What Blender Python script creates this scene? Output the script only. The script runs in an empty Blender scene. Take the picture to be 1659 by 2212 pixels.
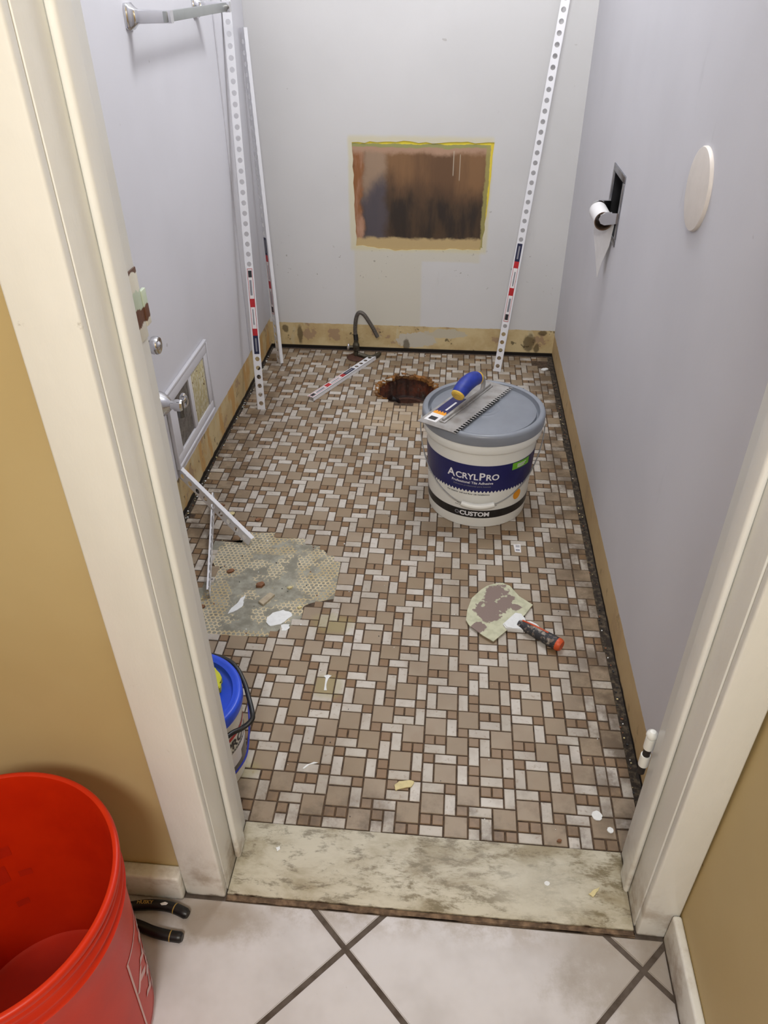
import bpy, bmesh, math, random
from math import pi, sin, cos, radians, hypot, atan2
from mathutils import Vector, Matrix
from mathutils.geometry import tessellate_polygon
random.seed(7)
SC = bpy.context.scene
COL = SC.collection

# ------------------------------------------------------------------ camera
cam_d = bpy.data.cameras.new('camera'); cam = bpy.data.objects.new('camera', cam_d); COL.objects.link(cam)
cam.location = (.012, -.7306, 1.1888)
cam.rotation_euler = (radians(54.452), radians(.134), radians(5.259))
cam_d.sensor_fit = 'HORIZONTAL'; cam_d.sensor_width = 36; cam_d.lens = 1648.6/1659*36
cam_d.clip_start = .02; cam_d.clip_end = 50
SC.camera = cam
# ------------------------------------------------------------------ light
W = bpy.data.worlds.new('world'); SC.world = W; W.use_nodes = True
W.node_tree.nodes['Background'].inputs[0].default_value = (.9, .93, 1, 1)
W.node_tree.nodes['Background'].inputs[1].default_value = .02
def area(name, loc, tgt, size, power, col):
    l = bpy.data.lights.new(name, 'AREA'); l.shape = 'DISK'; l.size = size; l.energy = power; l.color = col
    o = bpy.data.objects.new(name, l); COL.objects.link(o); o.location = loc
    o.rotation_euler = (Vector(tgt)-Vector(loc)).to_track_quat('-Z', 'Y').to_euler(); return o
_l = bpy.data.lights.new('bathroom_wall_light', 'POINT'); _l.shadow_soft_size = .13; _l.energy = 30; _l.color = (.965, .98, 1)
_o = bpy.data.objects.new('bathroom_wall_light', _l); COL.objects.link(_o); _o.location = (.19, 1.15, 1.90)
area('hall_ceiling_light', (.0, -1.60, 2.0), (.0, .1, .75), .40, 26, (1, .975, .935))
SC.view_settings.view_transform = 'Standard'; SC.view_settings.look = 'None'
SC.view_settings.gamma = 1; SC.view_settings.use_curve_mapping = False
SC.view_settings.exposure = 0.0

# ------------------------------------------------------------------ material helpers
def s2l(c): return c/12.92 if c <= .04045 else ((c+.055)/1.055)**2.4
def rgb(r, g, b): return (s2l(r/255), s2l(g/255), s2l(b/255), 1)
class NB:
    def __init__(s, name, rough=.6, metal=0, spec=.5):
        s.m = bpy.data.materials.new(name); s.m.use_nodes = True; s.t = s.m.node_tree; s.n = s.t.nodes; s.l = s.t.links
        s.b = s.n['Principled BSDF']; s.b.inputs['Roughness'].default_value = rough; s.b.inputs['Metallic'].default_value = metal
        s.b.inputs['Specular IOR Level'].default_value = spec
        s.tc = s.n.new('ShaderNodeTexCoord'); s.geo = s.n.new('ShaderNodeNewGeometry')
        s.obj = s.tc.outputs['Object']; s.pos = s.geo.outputs['Position']
        sp = s.n.new('ShaderNodeSeparateXYZ'); s.l.new(s.pos, sp.inputs[0]); s.x, s.y, s.z = sp.outputs
    def put(s, v, inp):
        if hasattr(v, 'is_linked') or isinstance(v, bpy.types.NodeSocket): s.l.new(v, inp)
        else: inp.default_value = v
    def noise(s, scale, detail=3, rough=.55, co=None, dist=0, col=False, stretch=None):
        nd = s.n.new('ShaderNodeTexNoise'); nd.inputs['Scale'].default_value = scale; nd.inputs['Detail'].default_value = detail
        nd.inputs['Roughness'].default_value = rough; nd.inputs['Distortion'].default_value = dist
        co = co or s.pos
        if stretch:
            mp = s.n.new('ShaderNodeMapping'); mp.inputs['Scale'].default_value = stretch; s.l.new(co, mp.inputs[0]); co = mp.outputs[0]
        s.l.new(co, nd.inputs['Vector']); return nd.outputs['Color' if col else 'Fac']
    def math(s, op, a, b=0, c=0, clamp=False):
        nd = s.n.new('ShaderNodeMath'); nd.operation = op; nd.use_clamp = clamp
        s.put(a, nd.inputs[0]); s.put(b, nd.inputs[1]); s.put(c, nd.inputs[2]); return nd.outputs[0]
    def step(s, v, lo, hi, a=0, b=1):
        nd = s.n.new('ShaderNodeMapRange'); nd.interpolation_type = 'SMOOTHSTEP'
        s.put(v, nd.inputs[0]); s.put(lo, nd.inputs[1]); s.put(hi, nd.inputs[2]); nd.inputs[3].default_value = a; nd.inputs[4].default_value = b
        return nd.outputs[0]
    def mix(s, f, a, b, mode='MIX'):
        nd = s.n.new('ShaderNodeMix'); nd.data_type = 'RGBA'; nd.blend_type = mode
        s.put(f, nd.inputs[0]); s.put(a, nd.inputs[6]); s.put(b, nd.inputs[7]); return nd.outputs[2]
    def blob(s, cx, cy, rx, ry, u=None, v=None, n=None, amp=.5, soft=.35):
        u = u or s.x; v = v or s.y
        a = s.math('DIVIDE', s.math('SUBTRACT', u, cx), rx); b = s.math('DIVIDE', s.math('SUBTRACT', v, cy), ry)
        d = s.math('SQRT', s.math('ADD', s.math('MULTIPLY', a, a), s.math('MULTIPLY', b, b)))
        if n is not None: d = s.math('ADD', d, s.math('MULTIPLY', s.math('SUBTRACT', n, .5), amp*2))
        return s.step(d, 1+soft, 1-soft)
    def band(s, v, lo, hi, soft): return s.math('MULTIPLY', s.step(v, lo-soft, lo+soft), s.step(v, hi+soft, hi-soft))
    def AND(s, a, b): return s.math('MULTIPLY', a, b)
    def col(s, c): s.put(c, s.b.inputs['Base Color'])
    def rough(s, c): s.put(c, s.b.inputs['Roughness'])
    def bump(s, h, strength=.3, dist=.002):
        nd = s.n.new('ShaderNodeBump'); nd.inputs['Strength'].default_value = strength; nd.inputs['Distance'].default_value = dist
        s.put(h, nd.inputs['Height']); s.l.new(nd.outputs[0], s.b.inputs['Normal'])
    def attr(s, name):
        nd = s.n.new('ShaderNodeAttribute'); nd.attribute_name = name; return nd.outputs['Fac']
def simple(name, c, rough=.5, metal=0, var=.12, scale=30, bump=.1, spec=.5, c2=None):
    k = NB(name, rough, metal, spec); n = k.noise(scale, 4)
    c2 = c2 or tuple([x*(1-var*2.2) for x in c[:3]]+[1])
    k.col(k.mix(k.step(n, .35, .75), c, c2)); k.bump(n, bump, .001); return k.m

M = {}
# painted walls
def wallmat(name, base, extra=None):
    k = NB(name, .55, spec=.35)
    n1 = k.noise(2.2, 3); n2 = k.noise(55, 3); n3 = k.noise(9, 5, .65, stretch=(1, 1, .35))
    c = k.mix(k.step(n1, .35, .7), base, tuple([x*.93 for x in base[:3]]+[1]))
    c = k.mix(k.math('MULTIPLY', k.step(n3, .66, .8), .25), c, rgb(150, 148, 150))
    n4 = k.noise(28, 2, .5); c = k.mix(k.math('MULTIPLY', k.step(n4, .77, .80), .35), c, rgb(130, 122, 112))
    if extra: c = extra(k, c)
    k.col(c); k.bump(k.math('ADD', n2, k.math('MULTIPLY', n3, .8)), .12, .0015); return k.m
def glue(k, c, top, along):
    n = k.noise(38, 4, .6); nb = k.noise(11, 4, .6); nc = k.noise(24, 5, .6)
    edge = k.math('ADD', top, k.math('MULTIPLY', k.math('SUBTRACT', n, .5), .008))
    tan = k.mix(k.step(nb, .38, .62), rgb(202, 183, 140), rgb(186, 162, 118))
    tan = k.mix(k.step(nb, .60, .63), tan, rgb(164, 138, 108))
    tan = k.mix(k.AND(k.step(nc, .635, .66), .8), tan, rgb(78, 66, 44))
    g = k.noise(30, 2, .4, stretch=(1, 1, .5)); tan = k.mix(k.AND(k.step(g, .66, .7), .6), tan, rgb(196, 184, 150))
    return tan, k.step(k.z, k.math('ADD', edge, .0015), k.math('SUBTRACT', edge, .0015))
def ex_back(k, c):
    n = k.noise(20, 4, .6)
    dz = k.math('SUBTRACT', n, .5)
    yy = k.math('ADD', k.z, k.math('MULTIPLY', dz, .010)); xx = k.math('ADD', k.x, k.math('MULTIPLY', dz, .008))
    cream = k.AND(k.band(xx, -.345, -.105, .006), k.step(yy, .40, .385))
    cream2 = k.AND(k.band(xx, -.2, .098, .008), k.AND(k.step(yy, .40, .385), k.step(yy, .335, .345)))
    c = k.mix(k.math('MAXIMUM', cream, cream2), c, rgb(205, 201, 189))
    ring = k.AND(k.band(xx, -.357, .118, .006), k.band(yy, .375, .742, .008))
    c = k.mix(k.math('MULTIPLY', ring, .55), c, rgb(208, 198, 150))
    sp = k.noise(70, 2, .5); c = k.mix(k.AND(k.AND(k.step(sp, .70, .74), .5), k.band(k.z, .25, .38, .03)), c, rgb(110, 100, 84))
    tan, f = glue(k, c, .1, 0)
    w = k.blob(-.12, .045, .075, .03, u=k.x, v=k.z, n=k.noise(26, 4, .6), amp=.8, soft=.06)
    tan = k.mix(w, tan, rgb(190, 184, 170))
    w2 = k.blob(-.01, .075, .07, .018, u=k.x, v=k.z, n=k.noise(31, 4, .6), amp=.8, soft=.06)
    tan = k.mix(w2, tan, rgb(188, 180, 160))
    for bx, bz, rx, rz in ((-.155, .02, .012, .03), (.30, .05, .022, .032), (.345, .09, .016, .01), (.33, .03, .01, .02), (-.56, .055, .010, .035), (-.615, .075, .012, .015)):
        b = k.blob(bx, bz, rx, rz, u=k.x, v=k.z, n=k.noise(60, 3), amp=.5, soft=.25); tan = k.mix(k.math('MULTIPLY', b, .75), tan, rgb(70, 58, 36))
    c = k.mix(f, c, tan)
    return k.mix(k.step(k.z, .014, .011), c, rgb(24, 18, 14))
def ex_left(k, c):
    tan, f = glue(k, c, .112, 1)
    n = k.noise(16, 4, .6, stretch=(1, 1, .4)); tan = k.mix(k.step(n, .5, .6), tan, rgb(190, 150, 92))
    c = k.mix(f, c, tan); n = k.noise(30, 4)
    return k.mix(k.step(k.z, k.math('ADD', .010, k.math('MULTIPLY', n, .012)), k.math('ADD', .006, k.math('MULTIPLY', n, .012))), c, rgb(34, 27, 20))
def ex_right(k, c):
    tan, f = glue(k, c, k.math('SUBTRACT', .091, k.math('MULTIPLY', k.math('MAXIMUM', k.math('SUBTRACT', k.y, .9), 0), .005)), 1)
    t2 = k.mix(.65, tan, rgb(196, 168, 124)); c = k.mix(f, c, t2); n = k.noise(30, 4)
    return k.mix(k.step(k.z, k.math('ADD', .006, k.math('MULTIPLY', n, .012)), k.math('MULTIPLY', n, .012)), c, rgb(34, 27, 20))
WALLC = rgb(212, 211, 216)
M['wall_back'] = wallmat('paint_back', rgb(208, 207, 207), ex_back)
M['wall_left'] = wallmat('paint_left', WALLC, ex_left)
M['wall_right'] = wallmat('paint_right', WALLC, ex_right)
M['wall'] = wallmat('paint_plain', WALLC)
def yellow():
    k = NB('hall_paint', .5, spec=.35); n1 = k.noise(3, 3); n2 = k.noise(70, 3); n4 = k.noise(22, 3, .5)
    c = k.mix(k.step(n1, .3, .7), rgb(198, 178, 132), rgb(190, 168, 120))
    c = k.mix(k.math('MULTIPLY', k.step(n4, .735, .76), .6), c, rgb(128, 92, 58))
    k.col(c); k.bump(n2, .15, .001); return k.m
M['yellow'] = yellow()
def trimpaint():
    k = NB('old_white_gloss', .32, spec=.5); n1 = k.noise(5, 4, .6, stretch=(1, 1, .3)); n2 = k.noise(45, 4, .6, stretch=(1, 1, .5)); n3 = k.noise(24, 5, .7)
    c = k.mix(k.step(n1, .35, .7), rgb(241, 241, 237), rgb(232, 232, 226))
    c = k.mix(k.math('MULTIPLY', k.step(n3, .70, .78), .5), c, rgb(150, 142, 128))
    low = k.step(k.z, .16, .0); c = k.mix(k.AND(low, k.step(k.noise(14, 5, .65), .45, .7)), c, rgb(172, 156, 138))
    foot = k.step(k.math('ADD', k.z, k.math('MULTIPLY', n3, .02)), .018, .010); c = k.mix(foot, c, rgb(112, 100, 82))
    k.col(c); k.rough(k.math('ADD', .26, k.math('MULTIPLY', n1, .15)))
    k.bump(k.math('ADD', n2, k.math('MULTIPLY', k.noise(9, 3), 1.5)), .35, .002); return k.m
M['trim'] = trimpaint()
def floor_grime(k, c):
    n = k.noise(13, 5, .65); n2 = k.noise(42, 4, .6)
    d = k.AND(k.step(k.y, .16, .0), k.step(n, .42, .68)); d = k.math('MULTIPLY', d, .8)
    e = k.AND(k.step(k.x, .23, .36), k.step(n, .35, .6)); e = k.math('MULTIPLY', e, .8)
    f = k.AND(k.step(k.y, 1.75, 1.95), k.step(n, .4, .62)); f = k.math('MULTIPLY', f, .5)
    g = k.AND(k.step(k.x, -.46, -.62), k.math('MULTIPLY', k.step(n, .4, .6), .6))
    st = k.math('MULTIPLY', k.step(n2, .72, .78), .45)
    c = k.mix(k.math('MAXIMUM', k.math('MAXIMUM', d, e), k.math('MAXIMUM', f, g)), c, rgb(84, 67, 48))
    mo = k.noise(4.5, 4, .6); c = k.mix(k.math('MULTIPLY', k.step(mo, .42, .66), .28), c, rgb(104, 86, 64))
    c = k.mix(st, c, rgb(90, 66, 46))
    dust = k.blob(-.12, 1.46, .16, .1, n=n, amp=.5, soft=.4); c = k.mix(k.math('MULTIPLY', dust, .55), c, rgb(190, 168, 138))
    for bx, by, rx, ry in ((-.2, .31, .03, .03), (-.215, .49, .05, .03), (-.33, .1, .03, .02)):
        b = k.blob(bx, by, rx, ry, n=n, amp=.8, soft=.4); c = k.mix(k.math('MULTIPLY', b, .4), c, rgb(160, 152, 96))
    return c
def tile(name, c1, c2, speck):
    k = NB(name, .42, spec=.4); a = k.attr('rnd'); n = k.noise(120, 4, .6); n2 = k.noise(35, 3)
    c = k.mix(a, c1, c2); c = k.mix(k.math('MULTIPLY', k.step(n, .55, .72), speck), c, rgb(150, 132, 112))
    c = k.mix(k.math('MULTIPLY', k.step(n2, .4, .7), .2), c, rgb(150, 124, 100))
    k.col(floor_grime(k, c)); k.bump(n, .12, .0008); return k.m
M['tile_big'] = tile('mosaic_tan', rgb(156, 140, 120), rgb(144, 126, 102), .2)
M['tile_small'] = tile('mosaic_brown', rgb(138, 115, 90), rgb(128, 100, 70), .1)
M['tile_white'] = tile('mosaic_white', rgb(202, 196, 188), rgb(182, 174, 162), .6)
def grout():
    k = NB('dark_grout', .9); n = k.noise(90, 5, .65); n2 = k.noise(30, 4)
    k.col(k.mix(k.step(n, .35, .7), rgb(88, 70, 54), rgb(52, 40, 30)))
    edge = k.math('MAXIMUM', k.step(k.x, .366, .372), k.step(k.x, -.652, -.658))
    c = k.mix(k.step(n, .35, .7), rgb(88, 70, 54), rgb(52, 40, 30))
    grav = k.mix(k.step(n, .45, .66), rgb(46, 38, 30), rgb(92, 80, 64))
    k.col(k.mix(edge, c, grav)); k.bump(n, .8, .004); return k.m
M['grout'] = grout()
M['slab'] = simple('subfloor', rgb(80, 60, 44), .9, scale=40, bump=.6)
def marble():
    k = NB('worn_marble', .42, spec=.45)
    w = k.noise(11, 6, .65, dist=.3, stretch=(.7, 1.4, 1)); n = k.noise(48, 6, .75, dist=.2, stretch=(.55, 1.3, 1)); n3 = k.noise(5, 4, .6)
    c = k.mix(k.step(w, .38, .66), rgb(198, 192, 174), rgb(158, 147, 122))
    c = k.mix(k.math('MULTIPLY', k.step(n, .50, .64), .65), c, rgb(98, 88, 68))
    c = k.mix(k.math('MULTIPLY', k.AND(k.step(n3, .47, .62), k.step(n, .42, .62)), .75), c, rgb(120, 108, 80))
    clean = k.blob(.2, -.08, .07, .05, n=w, amp=.5, soft=.5); c = k.mix(k.math('MULTIPLY', clean, .6), c, rgb(202, 198, 184))
    rim = k.math('ADD', k.y, k.math('MULTIPLY', k.noise(45, 4), .008)); c = k.mix(k.step(rim, -.1235, -.1255), c, rgb(70, 52, 38))
    k.col(c); k.bump(n, .1, .001); return k.m
M['marble'] = marble()
def halltile():
    k = NB('hall_tile', .38, spec=.45); n1 = k.noise(7, 4, .6); n2 = k.noise(60, 4, .6); n3 = k.noise(20, 5, .7)
    c = k.mix(k.step(n1, .35, .7), rgb(204, 200, 201), rgb(188, 183, 182))
    c = k.mix(k.math('MULTIPLY', k.step(n2, .70, .76), .4), c, rgb(146, 126, 108))
    near = k.step(k.y, -.19, -.135); c = k.mix(k.AND(near, k.math('MULTIPLY', k.step(n3, .38, .62), .6)), c, rgb(146, 130, 110))
    cor = k.blob(.31, -.19, .09, .07, n=n3, amp=1.0, soft=.5); c = k.mix(k.math('MULTIPLY', cor, .55), c, rgb(134, 120, 98))
    cor = k.blob(-.3, -.17, .07, .03, n=n3, amp=1.0, soft=.5); c = k.mix(k.math('MULTIPLY', cor, .6), c, rgb(130, 112, 84))
    k.col(c); k.bump(n1, .1, .001); return k.m
M['hall_tile'] = halltile()
M['hall_grout'] = simple('hall_grout_mat', rgb(92, 82, 74), .9, scale=60, bump=.6, c2=rgb(70, 58, 48))
M['ceiling'] = simple('ceiling_paint', rgb(225, 225, 222), .7, var=.03)
M['white_pvc'] = simple('white_vinyl', rgb(226, 226, 230), .38, var=.02, scale=20)
M['navy'] = simple('navy_print', rgb(22, 28, 66), .4, var=.1)
M['red'] = simple('red_print', rgb(186, 34, 42), .4, var=.1)
M['paper'] = simple('paper_white', rgb(228, 226, 226), .6, var=.04)
M['ink'] = simple('ink_black', rgb(38, 38, 42), .5, var=.1)
M['greyink'] = simple('ink_grey', rgb(140, 140, 148), .5, var=.1)
M['pink'] = simple('ink_pink', rgb(200, 120, 130), .5, var=.1)
M['pail_white'] = simple('pail_plastic', rgb(232, 232, 226), .35, var=.02, scale=8)
M['lid_grey'] = simple('lid_plastic', rgb(134, 139, 148), .36, var=.05, scale=7, c2=rgb(122, 126, 134))
M['label_navy'] = simple('label_navy_print', rgb(24, 28, 92), .35, var=.05)
M['label_black'] = simple('label_black_print', rgb(32, 30, 30), .4, var=.1)
M['label_green'] = simple('label_green_print', rgb(112, 186, 46), .4, var=.05)
M['label_orange'] = simple('label_orange_print', rgb(236, 156, 24), .4, var=.05)
M['label_white'] = simple('label_white_print', rgb(236, 236, 240), .4, var=.02)
M['steel'] = simple('brushed_steel', rgb(186, 186, 184), .34, 1, var=.08, scale=60)
M['dirty_steel'] = simple('used_steel', rgb(172, 170, 168), .42, .35, var=.2, scale=24, bump=.3, c2=rgb(140, 134, 128))
M['chrome'] = simple('chrome', rgb(216, 216, 218), .12, 1, var=.02)
M['dark_chrome'] = simple('dull_chrome', rgb(120, 120, 118), .3, 1, var=.2)
M['blue_grip'] = simple('blue_rubber', rgb(30, 52, 150), .5, var=.15, scale=60, bump=.3)
M['yellow_grip'] = simple('yellow_rubber', rgb(216, 178, 70), .5, var=.15, scale=60)
M['blue_lid'] = simple('blue_plastic', rgb(40, 84, 226), .35, var=.08, scale=8)
M['blue_wire'] = simple('blue_wire_mat', rgb(50, 66, 190), .4, var=.1)
M['lime'] = simple('yellow_plastic', rgb(214, 214, 40), .4, var=.1, scale=20)
M['black'] = simple('black_rubber', rgb(24, 24, 26), .4, var=.2, scale=60)
M['gold'] = simple('gold_print', rgb(190, 160, 90), .4, .3, var=.1)
M['orange_cap'] = simple('orange_rubber', rgb(206, 84, 42), .45, var=.1, scale=60)
M['cardboard'] = simple('cardboard', rgb(104, 80, 62), .8, var=.1)
M['void'] = simple('dark_cavity', rgb(24, 24, 28), .8, var=.1)
M['cream_plate'] = simple('cream_plate_mat', rgb(226, 218, 210), .45, var=.03)
M['plaster'] = simple('wet_plaster', rgb(228, 230, 230), .6, var=.04, scale=90, bump=.5)
M['cream_chip'] = simple('cream_chip', rgb(214, 200, 150), .7, var=.1, scale=90, bump=.4)
M['brown_chip'] = simple('brown_chip_mat', rgb(140, 96, 66), .8, var=.2, scale=90, bump=.4)
M['beige_chip'] = simple('beige_chip_mat', rgb(180, 166, 142), .7, var=.1, scale=90, bump=.2)
M['hinge_dark'] = simple('dark_hinge', rgb(44, 36, 32), .6, .3, var=.2, scale=120)
M['fin'] = simple('dusty_fins', rgb(160, 154, 148), .6, .2, var=.2, scale=60)
def slat():
    k = NB('stained_grille', .5); n = k.noise(60, 4, .6); c = k.mix(k.step(n, .35, .6), rgb(226, 220, 196), rgb(206, 194, 150))
    k.col(k.mix(k.step(k.noise(75, 3), .64, .7), c, rgb(100, 62, 34))); return k.m
M['slat'] = slat()
def orange():
    k = NB('orange_bucket_plastic', .42, spec=.4); n = k.noise(14, 3)
    k.col(k.mix(k.step(n, .3, .7), rgb(206, 44, 6), rgb(196, 38, 6))); k.b.inputs['Subsurface Weight'].default_value = .0
    k.b.inputs['Subsurface Radius'].default_value = (.02, .004, .002); k.b.inputs['Subsurface Scale'].default_value = .3; return k.m
M['orange'] = orange()
def patch():
    k = NB('bare_stained_board', .6)
    n = k.noise(9, 5, .6, stretch=(1, 1, .16)); n2 = k.noise(22, 4, .6, stretch=(1, 1, .25)); n3 = k.noise(16, 4, .6)
    xx = k.math('ADD', k.x, k.math('MULTIPLY', k.math('SUBTRACT', n3, .5), .045)); zz = k.math('ADD', k.z, k.math('MULTIPLY', k.math('SUBTRACT', k.noise(7, 5, .6, stretch=(1, 1, .5)), .5), .26))
    br = k.mix(k.step(n, .38, .62), rgb(128, 94, 62), rgb(100, 72, 48))
    dk = k.mix(k.step(n2, .4, .65), rgb(74, 55, 38), rgb(44, 34, 27))
    c = k.mix(k.step(zz, .625, .515), br, dk)
    # grey streak then rusty streak on the left
    gs = k.math('MULTIPLY', k.band(xx, -.312, -.235, .014), .85); gc = k.mix(k.step(zz, .61, .53), rgb(158, 134, 112), rgb(82, 76, 82))
    c = k.mix(gs, c, gc)
    rs = k.band(xx, -.345, -.312, .006); c = k.mix(rs, c, k.mix(k.step(n2, .4, .65), rgb(136, 88, 50), rgb(178, 138, 114)))
    top = k.step(k.math('ADD', k.z, k.math('MULTIPLY', k.math('SUBTRACT', n3, .5), .05)), .680, .70); c = k.mix(top, c, rgb(172, 138, 114))
    bot = k.step(k.math('ADD', k.z, k.math('MULTIPLY', k.math('SUBTRACT', n3, .5), .05)), .424, .41); c = k.mix(bot, c, rgb(186, 162, 116))
    drip = k.AND(k.band(k.x, -.011, -.0085, .001), k.band(k.z, .625, .70, .003)); drip2 = k.AND(k.band(k.x, .0105, .0125, .001), k.band(k.z, .61, .69, .003))
    c = k.mix(k.math('MULTIPLY', k.math('MAXIMUM', drip, drip2), .7), c, rgb(200, 190, 170))
    gr = k.step(k.math('ADD', k.z, k.math('MULTIPLY', n3, .026)), .719, .723); c = k.mix(gr, c, rgb(150, 150, 96))
    grr = k.step(k.math('ADD', k.x, k.math('MULTIPLY', n3, .026)), .104, .110); c = k.mix(k.math('MULTIPLY', grr, .8), c, rgb(160, 152, 90))
    ye = k.step(k.math('ADD', k.z, k.math('MULTIPLY', n3, .018)), .7265, .729); c = k.mix(ye, c, rgb(232, 212, 62))
    yr = k.step(k.math('ADD', k.x, k.math('MULTIPLY', n3, .016)), .114, .118); c = k.mix(yr, c, rgb(222, 200, 66))
    k.col(c); k.bump(n2, .4, .003); return k.m
M['patch'] = patch()
def mortar():
    k = NB('bare_mortar', .8); n = k.noise(30, 5, .65); n2 = k.noise(11, 4, .6); n3 = k.noise(110, 3)
    grey = k.mix(k.step(n, .35, .65), rgb(158, 156, 142), rgb(128, 125, 112))
    A_ = .0107; B_ = A_*1.732; wn = k.noise(60, 2, .5); wm = k.noise(47, 2, .5)
    xw = k.math('ADD', k.x, k.math('MULTIPLY', k.math('SUBTRACT', wn, .5), .005)); yw = k.math('ADD', k.y, k.math('MULTIPLY', k.math('SUBTRACT', wm, .5), .005))
    def lat(ox, oy):
        u = k.math('MULTIPLY', k.math('SUBTRACT', k.math('FRACT', k.math('ADD', k.math('DIVIDE', xw, A_), ox)), .5), 1.0)
        w = k.math('MULTIPLY', k.math('SUBTRACT', k.math('FRACT', k.math('ADD', k.math('DIVIDE', yw, B_), oy)), .5), 1.732)
        return k.math('SQRT', k.math('ADD', k.math('MULTIPLY', u, u), k.math('MULTIPLY', w, w)))
    dd = k.math('MINIMUM', lat(.25+10, .25+10), lat(.75+10, .75+10))
    d = k.math('ADD', dd, k.math('MULTIPLY', k.math('SUBTRACT', n, .5), .28))
    net = k.step(d, .34, .40)
    sheet = k.step(n2, .50, .46)
    a = k.math('MAXIMUM', k.blob(-.42, .775, .12, .055, n=n, amp=.35, soft=.1), k.blob(-.265, .67, .06, .11, n=n, amp=.35, soft=.1))
    a = k.math('MAXIMUM', a, k.blob(-.50, .70, .05, .08, n=n, amp=.35, soft=.1)); a = k.math('MAXIMUM', a, k.blob(-.50, .52, .035, .10, n=n, amp=.35, soft=.1))
    a = k.math('MAXIMUM', a, k.blob(-.40, .44, .10, .012, n=n, amp=.35, soft=.1)); a = k.math('MAXIMUM', a, k.blob(-.29, .54, .04, .03, n=n, amp=.35, soft=.1))
    a = k.AND(a, k.step(k.noise(19, 4, .55), .62, .57)); a = k.math('MAXIMUM', a, k.math('MULTIPLY', sheet, k.step(n, .55, .5)))
    f = k.AND(net, a); c = k.mix(f, grey, k.mix(k.step(n2, .4, .6), rgb(204, 190, 158), rgb(184, 166, 128)))
    c = k.mix(k.math('MULTIPLY', k.step(n3, .68, .74), .6), c, rgb(86, 78, 64)); k.col(c)
    k.bump(k.math('ADD', k.math('MULTIPLY', f, .8), n), .5, .002); return k.m
M['mortar'] = mortar()
def rust():
    k = NB('rusty_pit', .75); n = k.noise(24, 5, .65); n2 = k.noise(60, 4)
    c = k.mix(k.step(n, .35, .65), rgb(104, 48, 22), rgb(54, 32, 22)); c = k.mix(k.step(n2, .6, .7), c, rgb(90, 84, 74))
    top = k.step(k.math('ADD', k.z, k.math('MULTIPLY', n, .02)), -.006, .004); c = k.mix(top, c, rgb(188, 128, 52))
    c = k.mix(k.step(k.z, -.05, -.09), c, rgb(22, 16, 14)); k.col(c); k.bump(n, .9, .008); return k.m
M['rust'] = rust()
def smeared(name, a, b, c3=None, scale=16, th=.5):
    k = NB(name, .6); n = k.noise(scale, 5, .65); c = k.mix(k.step(n, th-.03, th+.03), a, b)
    if c3: c = k.mix(k.step(k.noise(scale*1.7, 4), .58, .62), c, c3)
    k.col(c); k.bump(n, .5, .002); return k.m
def blade_m():
    k = NB('adhesive_smeared_blade', .6); n = k.noise(42, 5, .65)
    b = k.blob(.150, .600, .034, .046, n=n, amp=.9, soft=.06); b = k.math('MAXIMUM', b, k.blob(.125, .555, .03, .035, n=n, amp=.9, soft=.06)); b = k.math('MAXIMUM', b, k.blob(.104, .500, .016, .018, n=n, amp=.9, soft=.06))
    b = k.math('MAXIMUM', b, k.blob(.19, .575, .012, .012, n=n, amp=.9, soft=.06)); b = k.AND(b, k.step(k.noise(30, 3), .66, .62))
    k.col(k.mix(b, k.mix(k.step(k.noise(60, 3), .4, .7), rgb(198, 198, 170), rgb(180, 180, 152)), rgb(132, 114, 106))); k.bump(n, .5, .002); return k.m
M['blade'] = blade_m()
M['knife_grip'] = smeared('spattered_grip', rgb(48, 48, 52), rgb(150, 142, 132), rgb(112, 98, 88), 55, .54)
def strike():
    k = NB('chipped_strike', .5); n = k.noise(70, 4, .6); zz = k.math('ADD', k.z, k.math('MULTIPLY', k.math('SUBTRACT', n, .5), .02))
    c = k.mix(k.band(zz, .908, .928, .001), rgb(228, 226, 214), rgb(196, 210, 190)); c = k.mix(k.band(zz, .894, .909, .001), c, rgb(104, 66, 42))
    c = k.mix(k.step(zz, .946, .948), c, rgb(96, 64, 44)); k.col(c); k.bump(n, .5, .002); return k.m
M['strike'] = strike()
M['brass_dirty'] = simple('grimy_brass', rgb(92, 88, 76), .45, .7, var=.25, scale=60, bump=.3, c2=rgb(56, 48, 38))
M['hose'] = simple('braided_hose', rgb(104, 98, 92), .5, .4, var=.25, scale=220, bump=.6)
M['rust_brown'] = simple('rust_brown', rgb(84, 52, 38), .8, var=.2, scale=70, bump=.6)

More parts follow.
